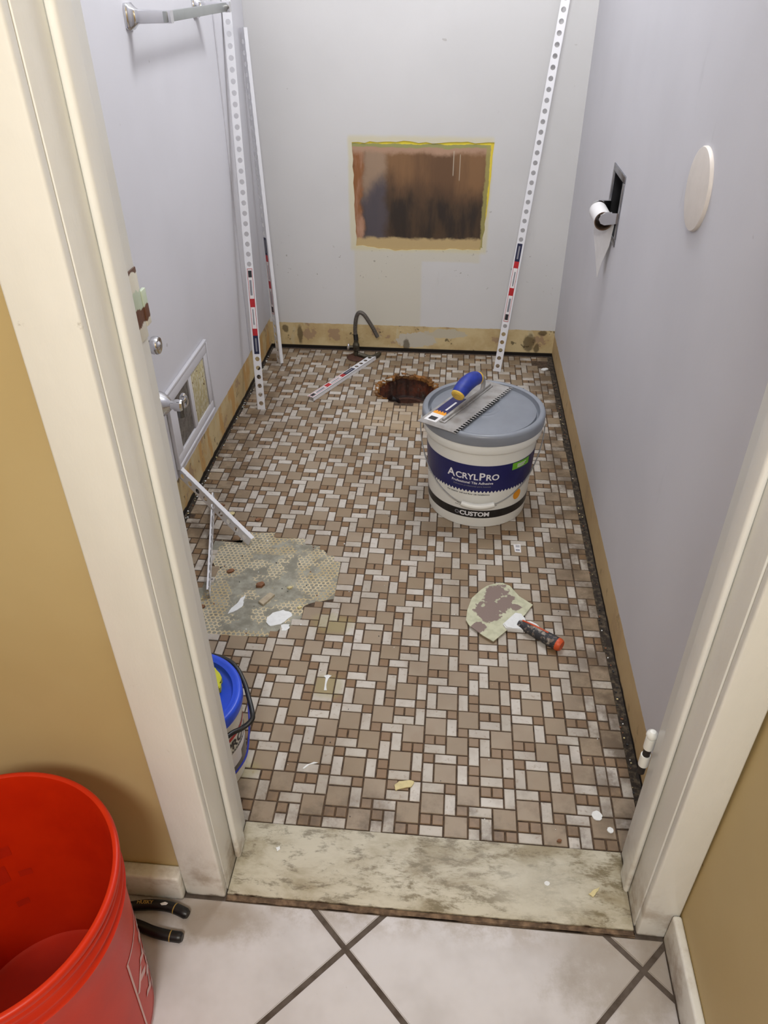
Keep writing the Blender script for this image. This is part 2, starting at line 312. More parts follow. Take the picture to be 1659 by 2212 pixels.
# ------------------------------------------------------------------ mesh helpers
class MB:
    def __init__(s): s.v = []; s.f = []; s.mi = []; s.fa = {}
    def add(s, vs, fs, mi=0, rnd=None):
        o = len(s.v); s.v += [tuple(v) for v in vs]
        for f in fs:
            if rnd is not None: s.fa[len(s.f)] = rnd
            s.f.append(tuple(o+i for i in f)); s.mi.append(mi)
        return s
    def box(s, lo, hi, mi=0, bev=0, seg=2):
        bm = bmesh.new(); bmesh.ops.create_cube(bm, size=1)
        for v in bm.verts: v.co = Vector([(lo[i]+hi[i])/2+v.co[i]*(hi[i]-lo[i]) for i in range(3)])
        if bev: bmesh.ops.bevel(bm, geom=list(bm.edges), offset=bev, segments=seg, affect='EDGES', profile=.5)
        return s.bm(bm, mi)
    def bm(s, bm, mi=0, mtx=None):
        bm.verts.index_update()
        s.add([(mtx @ v.co) if mtx else v.co for v in bm.verts], [[v.index for v in f.verts] for f in bm.faces], mi); bm.free(); return s
    def prism(s, poly, z0, z1, mi=0, mtx=None, bev=0):
        n = len(poly); P = [Vector((p[0], p[1], 0)) for p in poly]
        area2 = sum(P[i].x*P[(i+1) % n].y-P[(i+1) % n].x*P[i].y for i in range(n))
        if area2 < 0: P.reverse()
        bm = bmesh.new(); a = [bm.verts.new((p.x, p.y, z0)) for p in P]; b = [bm.verts.new((p.x, p.y, z1)) for p in P]
        bm.faces.new(b); bm.faces.new(a[::-1])
        for i in range(n): bm.faces.new((a[i], a[(i+1) % n], b[(i+1) % n], b[i]))
        if bev:
            es = [e for e in bm.edges if all(v in b for v in e.verts)]; bmesh.ops.bevel(bm, geom=es, offset=bev, segments=2, affect='EDGES')
        bmesh.ops.triangulate(bm, faces=[f for f in bm.faces if len(f.verts) > 4])
        return s.bm(bm, mi, mtx)
    def lathe(s, prof, seg=64, mi=0, mtx=None, a0=0, a1=2*pi, mis=None):
        full = abs(a1-a0-2*pi) < 1e-6; n = seg if full else seg+1; vs = []; fs = []
        for i in range(n):
            a = a0+(a1-a0)*i/seg
            for r, z in prof: vs.append((r*cos(a), r*sin(a), z))
        m = len(prof); o = len(s.v)
        if mtx: vs = [mtx @ Vector(v) for v in vs]
        s.v += [tuple(v) for v in vs]
        for i in range(seg):
            j = (i+1) % n
            for k in range(m-1):
                q = [o+i*m+k, o+j*m+k, o+j*m+k+1, o+i*m+k+1]
                if prof[k][0] < 1e-6: q = [q[0], q[2], q[3]]
                elif prof[k+1][0] < 1e-6: q = [q[0], q[1], q[2]]
                s.f.append(tuple(q)); s.mi.append(mis[k] if mis else mi)
        return s
    def tube(s, pts, r, seg=12, mi=0, caps=True, flat=None):
        P = [Vector(p) for p in pts]; n = len(P); R = r if hasattr(r, '__len__') else [r]*n; o = len(s.v)
        t0 = (P[1]-P[0]).normalized(); up = Vector((0, 0, 1)) if abs(t0.z) < .9 else Vector((0, 1, 0)); nn = t0.cross(up).normalized()
        for i in range(n):
            t = (P[min(i+1, n-1)]-P[max(i-1, 0)]).normalized(); nn = (nn-t*nn.dot(t)).normalized(); b = t.cross(nn)
            for k in range(seg):
                a = 2*pi*k/seg; s.v.append(tuple(P[i]+nn*cos(a)*R[i]+b*sin(a)*R[i]*(flat or 1)))
        for i in range(n-1):
            for k in range(seg):
                k2 = (k+1) % seg; s.f.append((o+i*seg+k, o+i*seg+k2, o+(i+1)*seg+k2, o+(i+1)*seg+k)); s.mi.append(mi)
        if caps:
            s.f.append(tuple(o+k for k in range(seg))[::-1]); s.mi.append(mi); s.f.append(tuple(o+(n-1)*seg+k for k in range(seg))); s.mi.append(mi)
        return s
    def build(s, name, mats, parent=None, smooth=35, loc=None):
        me = bpy.data.meshes.new(name); me.from_pydata(s.v, [], s.f); me.validate(clean_customdata=False)
        if not isinstance(mats, (list, tuple)): mats = [mats]
        for m in mats: me.materials.append(m if not isinstance(m, str) else M[m])
        if len(me.polygons) == len(s.mi): me.polygons.foreach_set('material_index', s.mi)
        if s.fa:
            at = me.attributes.new('rnd', 'FLOAT', 'FACE'); at.data.foreach_set('value', [s.fa.get(i, .5) for i in range(len(me.polygons))])
        bm = bmesh.new(); bm.from_mesh(me); bmesh.ops.recalc_face_normals(bm, faces=bm.faces); bm.to_mesh(me); bm.free()
        if smooth: me.shade_smooth(); me.set_sharp_from_angle(angle=radians(smooth))
        o = bpy.data.objects.new(name, me); COL.objects.link(o)
        if parent: o.parent = parent
        if loc: o.location = loc
        return o
def empty(name, loc, label, cat, rz=0, group=None):
    o = bpy.data.objects.new(name, None); COL.objects.link(o); o.location = loc; o.rotation_euler = (0, 0, rz); o.empty_display_size = .05
    return tag(o, label, cat, group)
def tag(o, label, cat, group=None, kind=None):
    o['label'] = label; o['category'] = cat
    if group: o['group'] = group
    if kind: o['kind'] = kind
    return o
def struct(o): o['kind'] = 'structure'; return o
def dense(pts, n=6):
    P = [Vector(p) for p in pts]; out = []
    for i in range(len(P)-1):
        a = P[max(i-1, 0)]; b = P[i]; c = P[i+1]; d = P[min(i+2, len(P)-1)]
        for k in range(n):
            t = k/n; out.append(.5*((2*b)+(c-a)*t+(2*a-5*b+4*c-d)*t*t+(3*b-a-3*c+d)*t**3))
    out.append(P[-1]); return out
def wob(poly, amp, n=4, seed=1):
    r = random.Random(seed); out = []
    for i in range(len(poly)):
        a = Vector(poly[i]); b = Vector(poly[(i+1) % len(poly)])
        for k in range(n):
            p = a.lerp(b, k/n); j = amp
            out.append((p.x+r.uniform(-j, j), p.y+r.uniform(-j, j)))
    return out
def text_mesh(txt, size, bold=0.0, align='LEFT', depth=0):
    cu = bpy.data.curves.new('t', 'FONT'); cu.body = txt; cu.size = size; cu.offset = bold; cu.align_x = align; cu.resolution_u = 3
    ob = bpy.data.objects.new('t', cu); COL.objects.link(ob); bpy.context.view_layer.update()
    me = ob.to_mesh(); vs = [tuple(v.co) for v in me.vertices]; fs = [tuple(p.vertices) for p in me.polygons]; ob.to_mesh_clear()
    bpy.data.objects.remove(ob); bpy.data.curves.remove(cu); return vs, fs
def wrapv(vs, ang0, z0, rf, off=.0006, s=1):
    out = []
    for v in vs:
        z = z0+v[1]; r = rf(z)+off; a = radians(ang0)+v[0]/rf(z0); out.append((r*cos(a), r*sin(a), z))
    return out
def wraprect(mb, a0, a1, zlo, zhi, rf, off=.0005, mi=0, n=None):
    n = n or max(2, int(abs(a1-a0)/4)); vs = []; fs = []
    for i in range(n+1):
        a = radians(a0+(a1-a0)*i/n)
        lo = zlo(i/n) if callable(zlo) else zlo; hi = zhi(i/n) if callable(zhi) else zhi
        for z in (lo, hi): vs.append(((rf(z)+off)*cos(a), (rf(z)+off)*sin(a), z))
    for i in range(n): fs.append((2*i, 2*i+2, 2*i+3, 2*i+1))
    mb.add(vs, fs, mi)

XL, XR, YB, H = -.672, .390, 1.979, 2.4
# ------------------------------------------------------------------ wall builder with openings
def wall_with_holes(name, mats, O, UX, VX, NX, size, holes, thick=.1):
    """front face at O spanned by UX,VX, NX = into the room; holes = [(poly, depth)]"""
    O, UX, VX, NX = map(Vector, (O, UX, VX, NX)); mb = MB()
    outer = [(0, 0), (size[0], 0), (size[0], size[1]), (0, size[1])]
    loops = [[Vector((p[0], p[1], 0)) for p in outer]]+[[Vector((p[0], p[1], 0)) for p in h[0]] for h in holes]
    flat = [v for lp in loops for v in lp]; tris = tessellate_polygon(loops)
    T = lambda p, d=0: tuple(O+UX*p[0]+VX*p[1]-NX*d)
    mb.add([T(p) for p in flat], [tuple(t) for t in tris], 0)
    dmax = max([h[1] for h in holes]+[0])+.002
    for poly, d in holes:
        n = len(poly); mb.add([T(p) for p in poly]+[T(p, d) for p in poly], [(i, (i+1) % n, n+(i+1) % n, n+i) for i in range(n)], 1)
        t = tessellate_polygon([[Vector((p[0], p[1], 0)) for p in poly]]); mb.add([T(p, d) for p in poly], [tuple(q) for q in t], 2)
    # rear and sides
    q = [T(p) for p in outer]+[T(p, thick) for p in outer]
    mb.add(q, [(4, 5, 6, 7), (0, 1, 5, 4), (1, 2, 6, 5), (2, 3, 7, 6), (3, 0, 4, 7)], 0)
    me = mb; return struct(me.build(name, mats, smooth=0))
# hole in the back wall: ragged outline of the bare patch
pt = [(-.343, .722), (-.2, .727), (-.03, .724), (.118, .729), (.112, .58), (.103, .40), (.098, .388), (-.05, .382), (-.2, .378), (-.335, .392), (-.341, .55)]
pt_l = wob([(p[0]-XL, p[1]) for p in pt], .0032, 7, 3)
wall_with_holes('wall_back', ['wall_back', 'cream_chip', 'patch'], (XL, YB, 0), (1, 0, 0), (0, 0, 1), (0, -1, 0), (XR-XL, H), [(pt_l, .0035)])
def rect(u0, u1, v0, v1): return [(u0, v0), (u1, v0), (u1, v1), (u0, v1)]
wall_with_holes('wall_left', ['wall_left', 'void', 'void'], (XL, YB, 0), (0, -1, 0), (0, 0, 1), (1, 0, 0), (YB+.004, H), [(rect(YB-1.175, YB-.922, .168, .316), .06)])
wall_with_holes('wall_right', ['wall_right', 'void', 'void'], (XR, -.004, 0), (0, 1, 0), (0, 0, 1), (-1, 0, 0), (YB+.004, H), [(rect(1.183, 1.311, .655, .784), .07)])
# shallow raised board up the far end of the left wall
struct(MB().box((XL-.001, 1.66, .12), (XL+.005, YB-.0005, H-.001), 0, .002).build('trim_9', 'wall'))
# door partition: two sides and head
def two(name, lo, hi):
    bm = MB(); bm.box(lo, hi); o = bm.build(name, ['yellow', 'wall'], smooth=0)
    for p in o.data.polygons: p.material_index = 1 if p.normal.y > .5 else 0
    return struct(o)
two('wall_front', (-1.62, -.120, -.02), (-.316, -.004, H)); two('wall_front', (.350, -.120, -.02), (.50, -.004, H)); two('wall_front', (-.316, -.120, 2.03), (.350, -.004, H))
struct(MB().box((.388, -1.72, -.02), (.50, -.120, H)).build('wall_hall_right', 'yellow', smooth=0))
struct(MB().box((-1.72, -1.72, -.02), (-1.62, -.004, H)).build('wall_hall_left', 'yellow', smooth=0))
struct(MB().box((-1.62, -1.82, -.02), (.388, -1.72, H)).build('wall_hall_back', 'yellow', smooth=0))
struct(MB().box((XL-.1, -.12, H), (XR+.1, YB+.1, H+.08)).build('ceiling', 'ceiling', smooth=0))
struct(MB().box((-1.72, -1.82, H), (.50, -.12, H+.08)).build('ceiling', 'ceiling', smooth=0))
# ------------------------------------------------------------------ door frame
def lean(o, k, x0=0):
    for v in o.data.vertices: v.co.x += k*v.co.z
    return o
KL, KR = -.0085, -.0065
def framepart(n, lo, hi, k, bev=.002, seg=2):
    return struct(lean(MB().box(lo, hi, 0, bev, seg).build(n, 'trim'), k))
framepart('trim_1', (-.3585, -.1335, 0), (-.2955, -.1205, 2.03), KL, .003, 3)       # left casing
JL = framepart('trim_2', (-.3115, -.1205, 0), (-.2945, -.004, 2.03), KL, .0015)           # left jamb
framepart('trim_3', (-.2942, -.0745, .012), (-.2845, -.0405, 2.03), KL, .0045, 4)    # left stop
framepart('trim_4', (.3355, -.1335, 0), (.3875, -.1205, 2.03), KR, .003, 3)          # right casing
JR = framepart('trim_5', (.3335, -.1205, 0), (.3485, -.004, 2.03), KR, .0015)             # right jamb
framepart('trim_6', (.3245, -.0745, .010), (.3333, -.0405, 2.03), KR, .0045, 4)      # right stop
framepart('trim_7', (-.376, -.1335, 2.03), (.374, -.1205, 2.085), 0, .003, 3)        # head casing
framepart('trim_8', (-.311, -.1205, 2.012), (.322, -.004, 2.029), 0, .0015)
struct(MB().box((-1.6, -.144, 0), (-.3592, -.1205, .060), 0, .004, 3).build('baseboard_left', 'trim'))
struct(MB().box((.3745, -1.7, 0), (.3878, -.1345, .070), 0, .004, 3).build('baseboard_right', 'trim'))

# ------------------------------------------------------------------ bathroom floor
U = .0208
hole = [(-.24, 1.682), (-.218, 1.721), (-.181, 1.767), (-.154, 1.778), (-.104, 1.769), (-.06, 1.75), (-.03, 1.70), (-.02, 1.65), (-.04, 1.60), (-.07, 1.572), (-.117, 1.556), (-.152, 1.559), (-.202, 1.582), (-.23, 1.602), (-.238, 1.657)]
hole_w = wob(hole, .0038, 6, 5)
mort = [(-.56, .762), (-.493, .762), (-.478, .806), (-.414, .811), (-.407, .789), (-.332, .792), (-.329, .768), (-.289, .765), (-.267, .735), (-.248, .728), (-.229, .703), (-.225, .573), (-.272, .557), (-.293, .54), (-.289, .504), (-.312, .47), (-.33, .468), (-.353, .438), (-.476, .434), (-.60, .437), (-.60, .55), (-.545, .59), (-.53, .66), (-.56, .71)]
def inpoly(x, y, P):
    c = False; n = len(P)
    for i in range(n):
        x1, y1 = P[i]; x2, y2 = P[i-1]
        if (y1 > y) != (y2 > y) and x < (x2-x1)*(y-y1)/(y2-y1)+x1: c = not c
    return c
big = [(2, 0), (6, 1), (0, 2), (3, 3), (1, 5), (5, 6)]
hor = [(0, 0), (4, 2), (5, 3), (0, 4), (5, 5), (1, 7)]
ver = [(4, 7), (5, 0), (2, 2), (7, 3), (0, 5), (3, 5), (7, 6)]
sml = [(6, 0), (7, 0), (0, 1), (1, 1), (4, 1), (3, 2), (5, 4), (6, 4), (2, 4), (4, 5), (4, 6), (7, 5), (0, 7), (3, 7)]
tiles = []
for cx in range(-5, 2):
    for cy in range(-1, 13):
        for L, w, h, mi in ((big, 2, 2, 0), (hor, 2, 1, 2), (ver, 1, 2, 2), (sml, 1, 1, 1)):
            for c, r in L: tiles.append((cx*8+c, cy*8+r, w, h, mi))
last = [(0, 0, 2, 2, 0), (0, 2, 2, 1, 2), (0, 3, 2, 2, 0), (0, 5, 1, 1, 1), (0, 6, 1, 2, 2), (1, 5, 1, 2, 2), (1, 7, 1, 1, 1), (0, 8, 1, 1, 1), (1, 8, 1, 1, 1), (0, 9, 2, 1, 2), (0, 10, 2, 2, 0), (0, 12, 1, 1, 1), (1, 12, 1, 2, 2), (0, 13, 1, 2, 2), (1, 14, 1, 1, 1)]
for k in range(7):
    for c, r, w, h, mi in last: tiles.append((16+c, k*15+r, w, h, mi))
fl = MB(); rr = random.Random(4)
for c, r, w, h, mi in tiles:
    x0, y0, x1, y1 = c*U, r*U, (c+w)*U, (r+h)*U
    g = .00138; x0 += g; y0 += g; x1 -= g; y1 -= g
    j = lambda: rr.uniform(-.00035, .00035)
    x0 += j(); x1 += j(); y0 += j(); y1 += j()
    lx = -.659+.004*sin(y0*9); rx = .3725+.004*sin(y0*7+1)+.004*sin(y0*23)
    cxm, cym = (x0+x1)/2, (y0+y1)/2
    if x1 > rx:
        if cxm > rx+.002: continue
        x1 = min(x1, rx+.004)
    if x0 < lx:
        if cxm < lx: continue
        x0 = max(x0, lx-.004)
    if y1 <= .003: continue
    y0 = max(y0, -.001); y1 = min(y1, 1.965)
    if y1-y0 < .004 or x1-x0 < .003: continue
    if inpoly(cxm, cym, hole) or inpoly(cxm, cym, mort): continue
    if (cxm-.355)**2+(cym-1.90)**2 < .0016: continue
    z = rr.uniform(-.0003, .0003); b = .0009; rn = rr.random()
    vs = [(x0, y0, -.004), (x1, y0, -.004), (x1, y1, -.004), (x0, y1, -.004), (x0, y0, z-b), (x1, y0, z-b), (x1, y1, z-b), (x0, y1, z-b), (x0+b, y0+b, z), (x1-b, y0+b, z), (x1-b, y1-b, z), (x0+b, y1-b, z)]
    fs = [(0, 1, 5, 4), (1, 2, 6, 5), (2, 3, 7, 6), (3, 0, 4, 7), (4, 5, 9, 8), (5, 6, 10, 9), (6, 7, 11, 10), (7, 4, 8, 11), (8, 9, 10, 11)]
    fl.add(vs, fs, mi, rn)
GR = 3
loops = [[Vector((XL, -.004, 0)), Vector((XR, -.004, 0)), Vector((XR, YB, 0)), Vector((XL, YB, 0))], [Vector((p[0], p[1], 0)) for p in hole_w]]
fv = [v for lp in loops for v in lp]
fl.add([(v.x, v.y, -.0016) for v in fv], [tuple(t) for t in tessellate_polygon(loops)], GR)
n = len(hole_w); cx0, cy0 = -.13, 1.665
rings = [(1, 0), (1.0, -.006), (.97, -.02), (.93, -.045), (.86, -.075), (.6, -.10)]
vs = []
hr = random.Random(9)
for s_, z_ in rings:
    for p in hole_w: vs.append((cx0+(p[0]-cx0)*(s_+(hr.uniform(-.03, .03) if z_ < -.01 else 0)), cy0+(p[1]-cy0)*(s_+(hr.uniform(-.03, .03) if z_ < -.01 else 0)), z_+(-.0016 if z_ == 0 else 0)))
vs.append((cx0, cy0, -.105)); fs = []
for k in range(len(rings)-1):
    for i in range(n): fs.append((k*n+i, k*n+(i+1) % n, (k+1)*n+(i+1) % n, (k+1)*n+i))
for i in range(n): fs.append(((len(rings)-1)*n+i, (len(rings)-1)*n+(i+1) % n, len(vs)-1))
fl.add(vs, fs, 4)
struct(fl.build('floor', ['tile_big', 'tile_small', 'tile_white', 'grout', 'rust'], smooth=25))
# broken lip of old subfloor around the drain hole
lip = MB(); lr = random.Random(12)
for i in range(n):
    p = Vector(hole_w[i]); q = Vector(hole_w[(i+1) % n]); c = Vector((cx0, cy0))
    if (p.y < 1.63 and p.x > -.2) or lr.random() < .18: continue
    d = lr.uniform(.002, .013); e = lr.uniform(-.001, .004)
    a = p+(p-c).normalized()*.004; b = q+(q-c).normalized()*.004; a2 = p+(c-p).normalized()*d; b2 = q+(c-q).normalized()*lr.uniform(.002, .013)
    zt = lr.uniform(.001, .005)
    lip.add([(a.x, a.y, zt), (b.x, b.y, zt), (b2.x, b2.y, zt-.004), (a2.x, a2.y, zt-.003), (a.x, a.y, -.001), (b.x, b.y, -.001), (b2.x, b2.y, -.012), (a2.x, a2.y, -.012)], [(0, 1, 2, 3), (4, 7, 6, 5), (0, 4, 5, 1), (3, 2, 6, 7), (0, 3, 7, 4), (1, 5, 6, 2)], 0)
fr = empty('toilet_flange', (cx0, cy0, -.10), 'rusted toilet drain opening with crumbling edges in the tile floor, behind the grey-lidded pail', 'drain hole')
for v in range(len(lip.v)): lip.v[v] = (lip.v[v][0]-cx0, lip.v[v][1]-cy0, lip.v[v][2]+.10)
lip.build('crumbled_edge', simple('ochre_crumble', rgb(150, 100, 46), .9, var=.3, scale=28, bump=.8, c2=rgb(58, 40, 26)), fr, smooth=0)
MB().lathe([(.075, .0), (.075, .028), (.068, .030), (.060, .030), (.058, .004), (.0, .004)], 40).build('pipe_collar', 'rust_brown', fr)
MB().tube([(-.06, -.01, .062), (-.045, -.005, .05), (-.04, .02, .035)], .016, 10).build('pipe_stub', 'dark_chrome', fr)
# bare mortar where tiles are missing
mo = MB().prism(wob(mort, .0015, 3, 8), -.0014, -.0008)
tag(mo.build('exposed_mortar', 'mortar', smooth=0), 'patch of bare grey mortar with tan dotted adhesive where mosaic tiles are missing', 'mortar patch')

# ------------------------------------------------------------------ hall floor + threshold
def clip(poly, ax, lim, sgn):
    out = []
    for i in range(len(poly)):
        a, b = poly[i], poly[(i+1) % len(poly)]; da = sgn*(a[ax]-lim); db = sgn*(b[ax]-lim)
        if da <= 0: out.append(a)
        if (da <= 0) != (db <= 0):
            t = da/(da-db); out.append((a[0]+(b[0]-a[0])*t, a[1]+(b[1]-a[1])*t))
    return out
hf = MB(); S = .3085; a = radians(45+1.2); e1 = Vector((cos(a), sin(a))); e2 = Vector((-sin(a), cos(a))); O = Vector((-.098, -.1925))
for i in range(-8, 9):
    for j in range(-8, 9):
        g = .0042; q = [O+e1*(i*S+(g if u == 0 else S-g))+e2*(j*S+(g if v == 0 else S-g)) for u, v in ((0, 0), (1, 0), (1, 1), (0, 1))]
        P = [(p.x, p.y) for p in q]
        for ax, lim, sg in ((0, .374, 1), (0, -1.6, -1), (1, -.1385, 1), (1, -1.7, -1)): P = clip(P, ax, lim, sg) if P else P
        if len(P) >= 3: hf.prism(P, -.006, 0, 0, bev=.0012)
hf.add([(-1.62, -1.72, -.0018), (.388, -1.72, -.0018), (.388, -.0045, -.0018), (-1.62, -.0045, -.0018)], [(0, 1, 2, 3)], 1)
hf.add([(-1.62, -1.72, -.03), (.388, -1.72, -.03), (.388, -.0045, -.03), (-1.62, -.0045, -.03)], [(0, 3, 2, 1)], 1)
struct(hf.build('floor', ['hall_tile', 'hall_grout'], smooth=30))
th = tag(MB().box((-.294, -.128, -.0015), (.333, -.003, .004), 0, .0015, 2).build('door_threshold', 'marble'), 'worn grey veined marble threshold between mosaic floor and hall tiles', 'threshold')
MB().prism(wob([(-.294, -.1375), (.333, -.1375), (.333, -.1285), (-.294, -.1285)], .0008, 30, 3), -.0015, .0012).build('dirty_caulk', simple('dirty_caulk', rgb(84, 66, 50), .9, scale=80, bump=.8, c2=rgb(132, 108, 84)), th, smooth=0)

# ------------------------------------------------------------------ wall hardware
# strike plate on the left jamb
sp = MB().box((-.2943, -.036, .878), (-.2925, -.006, .950), 0, .0006); sp.box((-.2955, -.006, .888), (-.2915, .006, .925), 0, .001)
o_ = lean(sp.build('strike_plate', 'strike', JL), KL); o_['label'] = 'chipped painted strike plate'
# hinge on the right jamb
hg = bpy.data.objects.new('hinge', None); COL.objects.link(hg); hg.location = (.3285, .0065, .205); hg.parent = JR; hg['label'] = 'painted hinge knuckles with dark gaps'
MB().lathe([(0, 0), (.0055, 0), (.0055, .09), (0, .09)], 20).build('pin', 'hinge_dark', hg)
for z0, z1 in ((.018, .041), (.057, .080)): MB().lathe([(0, z0), (.0072, z0), (.0075, z0+.002), (.0075, z1-.002), (.0072, z1), (0, z1)], 24).build('knuckle', 'trim', hg)
MB().lathe([(0, .080), (.007, .081), (.0085, .085), (.0075, .090), (.004, .0935), (0, .094)], 24).build('pin_head', 'trim', hg)
# towel bar on the left wall
tb = empty('towel_bar', (XL, 1.30, 1.108), 'square chrome towel bar mounted high on the left wall', 'towel bar')
def post(y):
    m = MB()
    secs = [(0, .020, .0235), (.006, .020, .0235), (.010, .016, .020), (.016, .0115, .015), (.022, .010, .0125), (.050, .0095, .0115), (.080, .0092, .011), (.092, .0092, .011)]
    vs = []; fs = []
    for d, hy, hz in secs:
        c = .25
        for sy, sz in ((-1, -1+c), (-1, 1-c), (-1+c, 1), (1-c, 1), (1, 1-c), (1, -1+c), (1-c, -1), (-1+c, -1)): vs.append((d, y+sy*hy, sz*hz))
    for i in range(len(secs)-1):
        for k in range(8): fs.append((i*8+k, i*8+(k+1) % 8, (i+1)*8+(k+1) % 8, (i+1)*8+k))
    fs += [tuple(range(8)), tuple(range((len(secs)-1)*8, len(secs)*8))[::-1]]
    return m.add(vs, fs)
post(-.25).build('mounting_post', 'chrome', tb, smooth=50); post(.208).build('mounting_post', 'chrome', tb, smooth=50)
MB().box((.077, -.262, -.0095), (.086, .216, .0095), 0, .001).build('bar', simple('satin_chrome', rgb(176, 180, 178), .35, .9, var=.03), tb)
# round cover plate on the right wall
tag(MB().lathe([(0, 0), (.0625, 0), (.0625, .003), (.061, .0055), (.058, .006), (0, .006)], 64, mtx=Matrix.Translation((XR, .583, .902)) @ Matrix.Rotation(-pi/2, 4, 'Y')).build('cover_plate', 'cream_plate'), 'round cream blank cover plate on the right wall', 'cover plate')
# recessed toilet paper holder
tp = empty('toilet_paper_holder', (XR, 1.245, .72), 'chrome recessed toilet paper holder in the right wall with dark open cavity', 'toilet paper holder')
fr_ = MB(); y0, y1, z0, z1 = -.079, .079, -.079, .079; iw = .016
for lo, hi in (((y0, z0), (y1, z0+iw)), ((y0, z1-iw), (y1, z1)), ((y0, z0+iw), (y0+iw, z1-iw)), ((y1-iw, z0+iw), (y1, z1-iw))): fr_.box((-.003, lo[0], lo[1]), (.0005, hi[0], hi[1]), 0, .0008)
fr_.build('frame', simple('tarnished_chrome', rgb(150, 152, 160), .3, .9, var=.15), tp)
for yy in (-.067, .053): MB().prism([(0, -.006), (0, .018), (-.030, .018), (-.042, .012), (-.045, .004), (-.040, -.006), (-.030, -.010)], yy, yy+.012, mtx=Matrix(((1, 0, 0, 0), (0, 0, 1, 0), (0, 1, 0, -.022), (0, 0, 0, 1))), bev=.002).build('arm', 'chrome', tp)
ps = tag(MB().lathe([(.0195, -.048), (.0215, -.048), (.0215, .048), (.0195, .048), (.0195, -.048)], 40, mtx=Matrix.Translation((XR-.031, 1.239, .694)) @ Matrix.Rotation(pi/2, 4, 'X'), mis=[0, 1, 0, 2]).build('toilet_paper_tube', ['cardboard', 'paper', 'cardboard'], smooth=50), 'nearly empty toilet paper tube hanging from the chrome holder', 'toilet paper')
MB().prism([(1.196, .70), (1.287, .70), (1.284, .645), (1.262, .60), (1.236, .545), (1.226, .585), (1.205, .632)], 0, .0006, mtx=Matrix(((-.36, 0, 1, XR-.003+.36*1.196), (1, 0, 0, 0), (0, 1, 0, 0), (0, 0, 0, 1)))).build('torn_sheet', 'paper', ps, smooth=0)
# wall register
rg = empty('wall_register', (XL, 1.045, .15), 'white framed wall vent, near half dusty bare fins, far half stained cream slats', 'vent')
f = MB(); Y0, Y1, Z0, Z1 = -.166, .158, -.005, .195; iy0, iy1, iz0, iz1 = -.122, .129, .019, .165
for lo, hi in (((Y0, Z0), (Y1, iz0)), ((Y0, iz1), (Y1, Z1)), ((Y0, iz0), (iy0, iz1)), ((iy1, iz0), (Y1, iz1))): f.box((.0003, lo[0], lo[1]), (.007, hi[0], hi[1]), 0, .0015)
f.box((.0003, -.010, iz0), (.0065, .012, iz1), 0, .001); f.build('frame', 'wall', rg)
f = MB()
for lo, hi in (((Y0-.006, Z1), (Y1+.006, Z1+.008)), ((Y0-.006, Z0-.008), (Y1+.006, Z0)), ((Y0-.008, Z0-.008), (Y0, Z1)), ((Y1, Z0-.008), (Y1+.008, Z1))): f.box((.0003, lo[0], lo[1]), (.010, hi[0], hi[1]), 0, .002)
f.build('moulding', 'wall', rg)
f = MB()
for i in range(34): y = iy0+.002+i*.00325; f.box((-.008, y, iz0), (.001, y+.0013, iz1), 0)
f.build('cooling_fins', 'fin', rg, smooth=0)
for i in range(11):
    y = .0150+i*.0104; MB().box((-.002, y, iz0), (.0045, y+.0064, iz1), 0, .001).build('slat', 'slat', rg)
# chrome pipe fittings poking from the left wall
v1 = empty('shutoff_knob', (XL, .80, .51), 'small round chrome knob on the left wall above the vent', 'knob')
MX = Matrix.Rotation(pi/2, 4, 'Y')
MB().lathe([(0, 0), (.011, 0), (.010, .030), (0, .030)], 24, mtx=MX).build('stem', 'hinge_dark', v1)
MB().lathe([(0, .028), (.019, .028), (.0205, .032), (.0205, .040), (.018, .044), (.010, .043), (.006, .047), (0, .048)], 32, mtx=MX).build('handle', 'chrome', v1)
v2 = empty('angle_stop_valve', (XL, .835, .345), 'chrome angle stop valve beside the wall vent', 'valve')
MB().lathe([(0, 0), (.030, 0), (.032, .003), (.028, .014), (.018, .026), (.011, .032), (.0095, .052), (0, .052)], 32, mtx=MX).build('escutcheon', 'chrome', v2)
MB().lathe([(0, .040), (.014, .040), (.015, .043), (.015, .056), (.0125, .060), (0, .060)], 8, mtx=MX).build('nut', 'chrome', v2, smooth=20)
MB().tube([(.052, 0, -.03), (.052, 0, .012)], .009, 16).build('valve_body', 'dark_chrome', v2)
MB().tube([(.05, .004, -.002), (.05, .034, -.006)], .006, 14).build('stem', 'chrome', v2)
MB().lathe([(0, 0), (.013, 0), (.016, .003), (.016, .007), (.012, .010), (0, .010)], 24, mtx=Matrix.Translation((.05, .032, -.006)) @ Matrix.Rotation(-pi/2, 4, 'X') @ Matrix.Diagonal((.65, 1.2, 1, 1))).build('handle', 'chrome', v2)
# toilet supply valve
sv = empty('supply_valve', (-.337, 1.905, 0), 'grimy toilet supply valve with cut braided hose arching up by the back wall', 'valve')
MB().lathe([(0, .0), (.034, .0), (.036, .002), (.030, .006), (.012, .009), (0, .010)], 36).build('rusty_escutcheon', 'rust_brown', sv)
MB().tube([(0, 0, .004), (0, 0, .036)], .0085, 16).build('riser_pipe', 'brass_dirty', sv)
MB().lathe([(0, .028), (.010, .028), (.0125, .031), (.0125, .052), (.010, .058), (.0085, .062), (.0085, .070), (0, .070)], 8).build('valve_body', 'brass_dirty', sv, smooth=20)
h_ = MB().tube([(-.010, 0, .042), (-.026, 0, .042)], .0055, 14).build('valve_stem', 'brass_dirty', sv)
MB().lathe([(0, 0), (.011, 0), (.013, .002), (.013, .006), (.009, .009), (0, .009)], 24, mtx=Matrix.Translation((-.024, 0, .042)) @ Matrix.Rotation(-pi/2, 4, 'Y') @ Matrix.Diagonal((1, .7, 1, 1))).build('handle', 'chrome', sv)
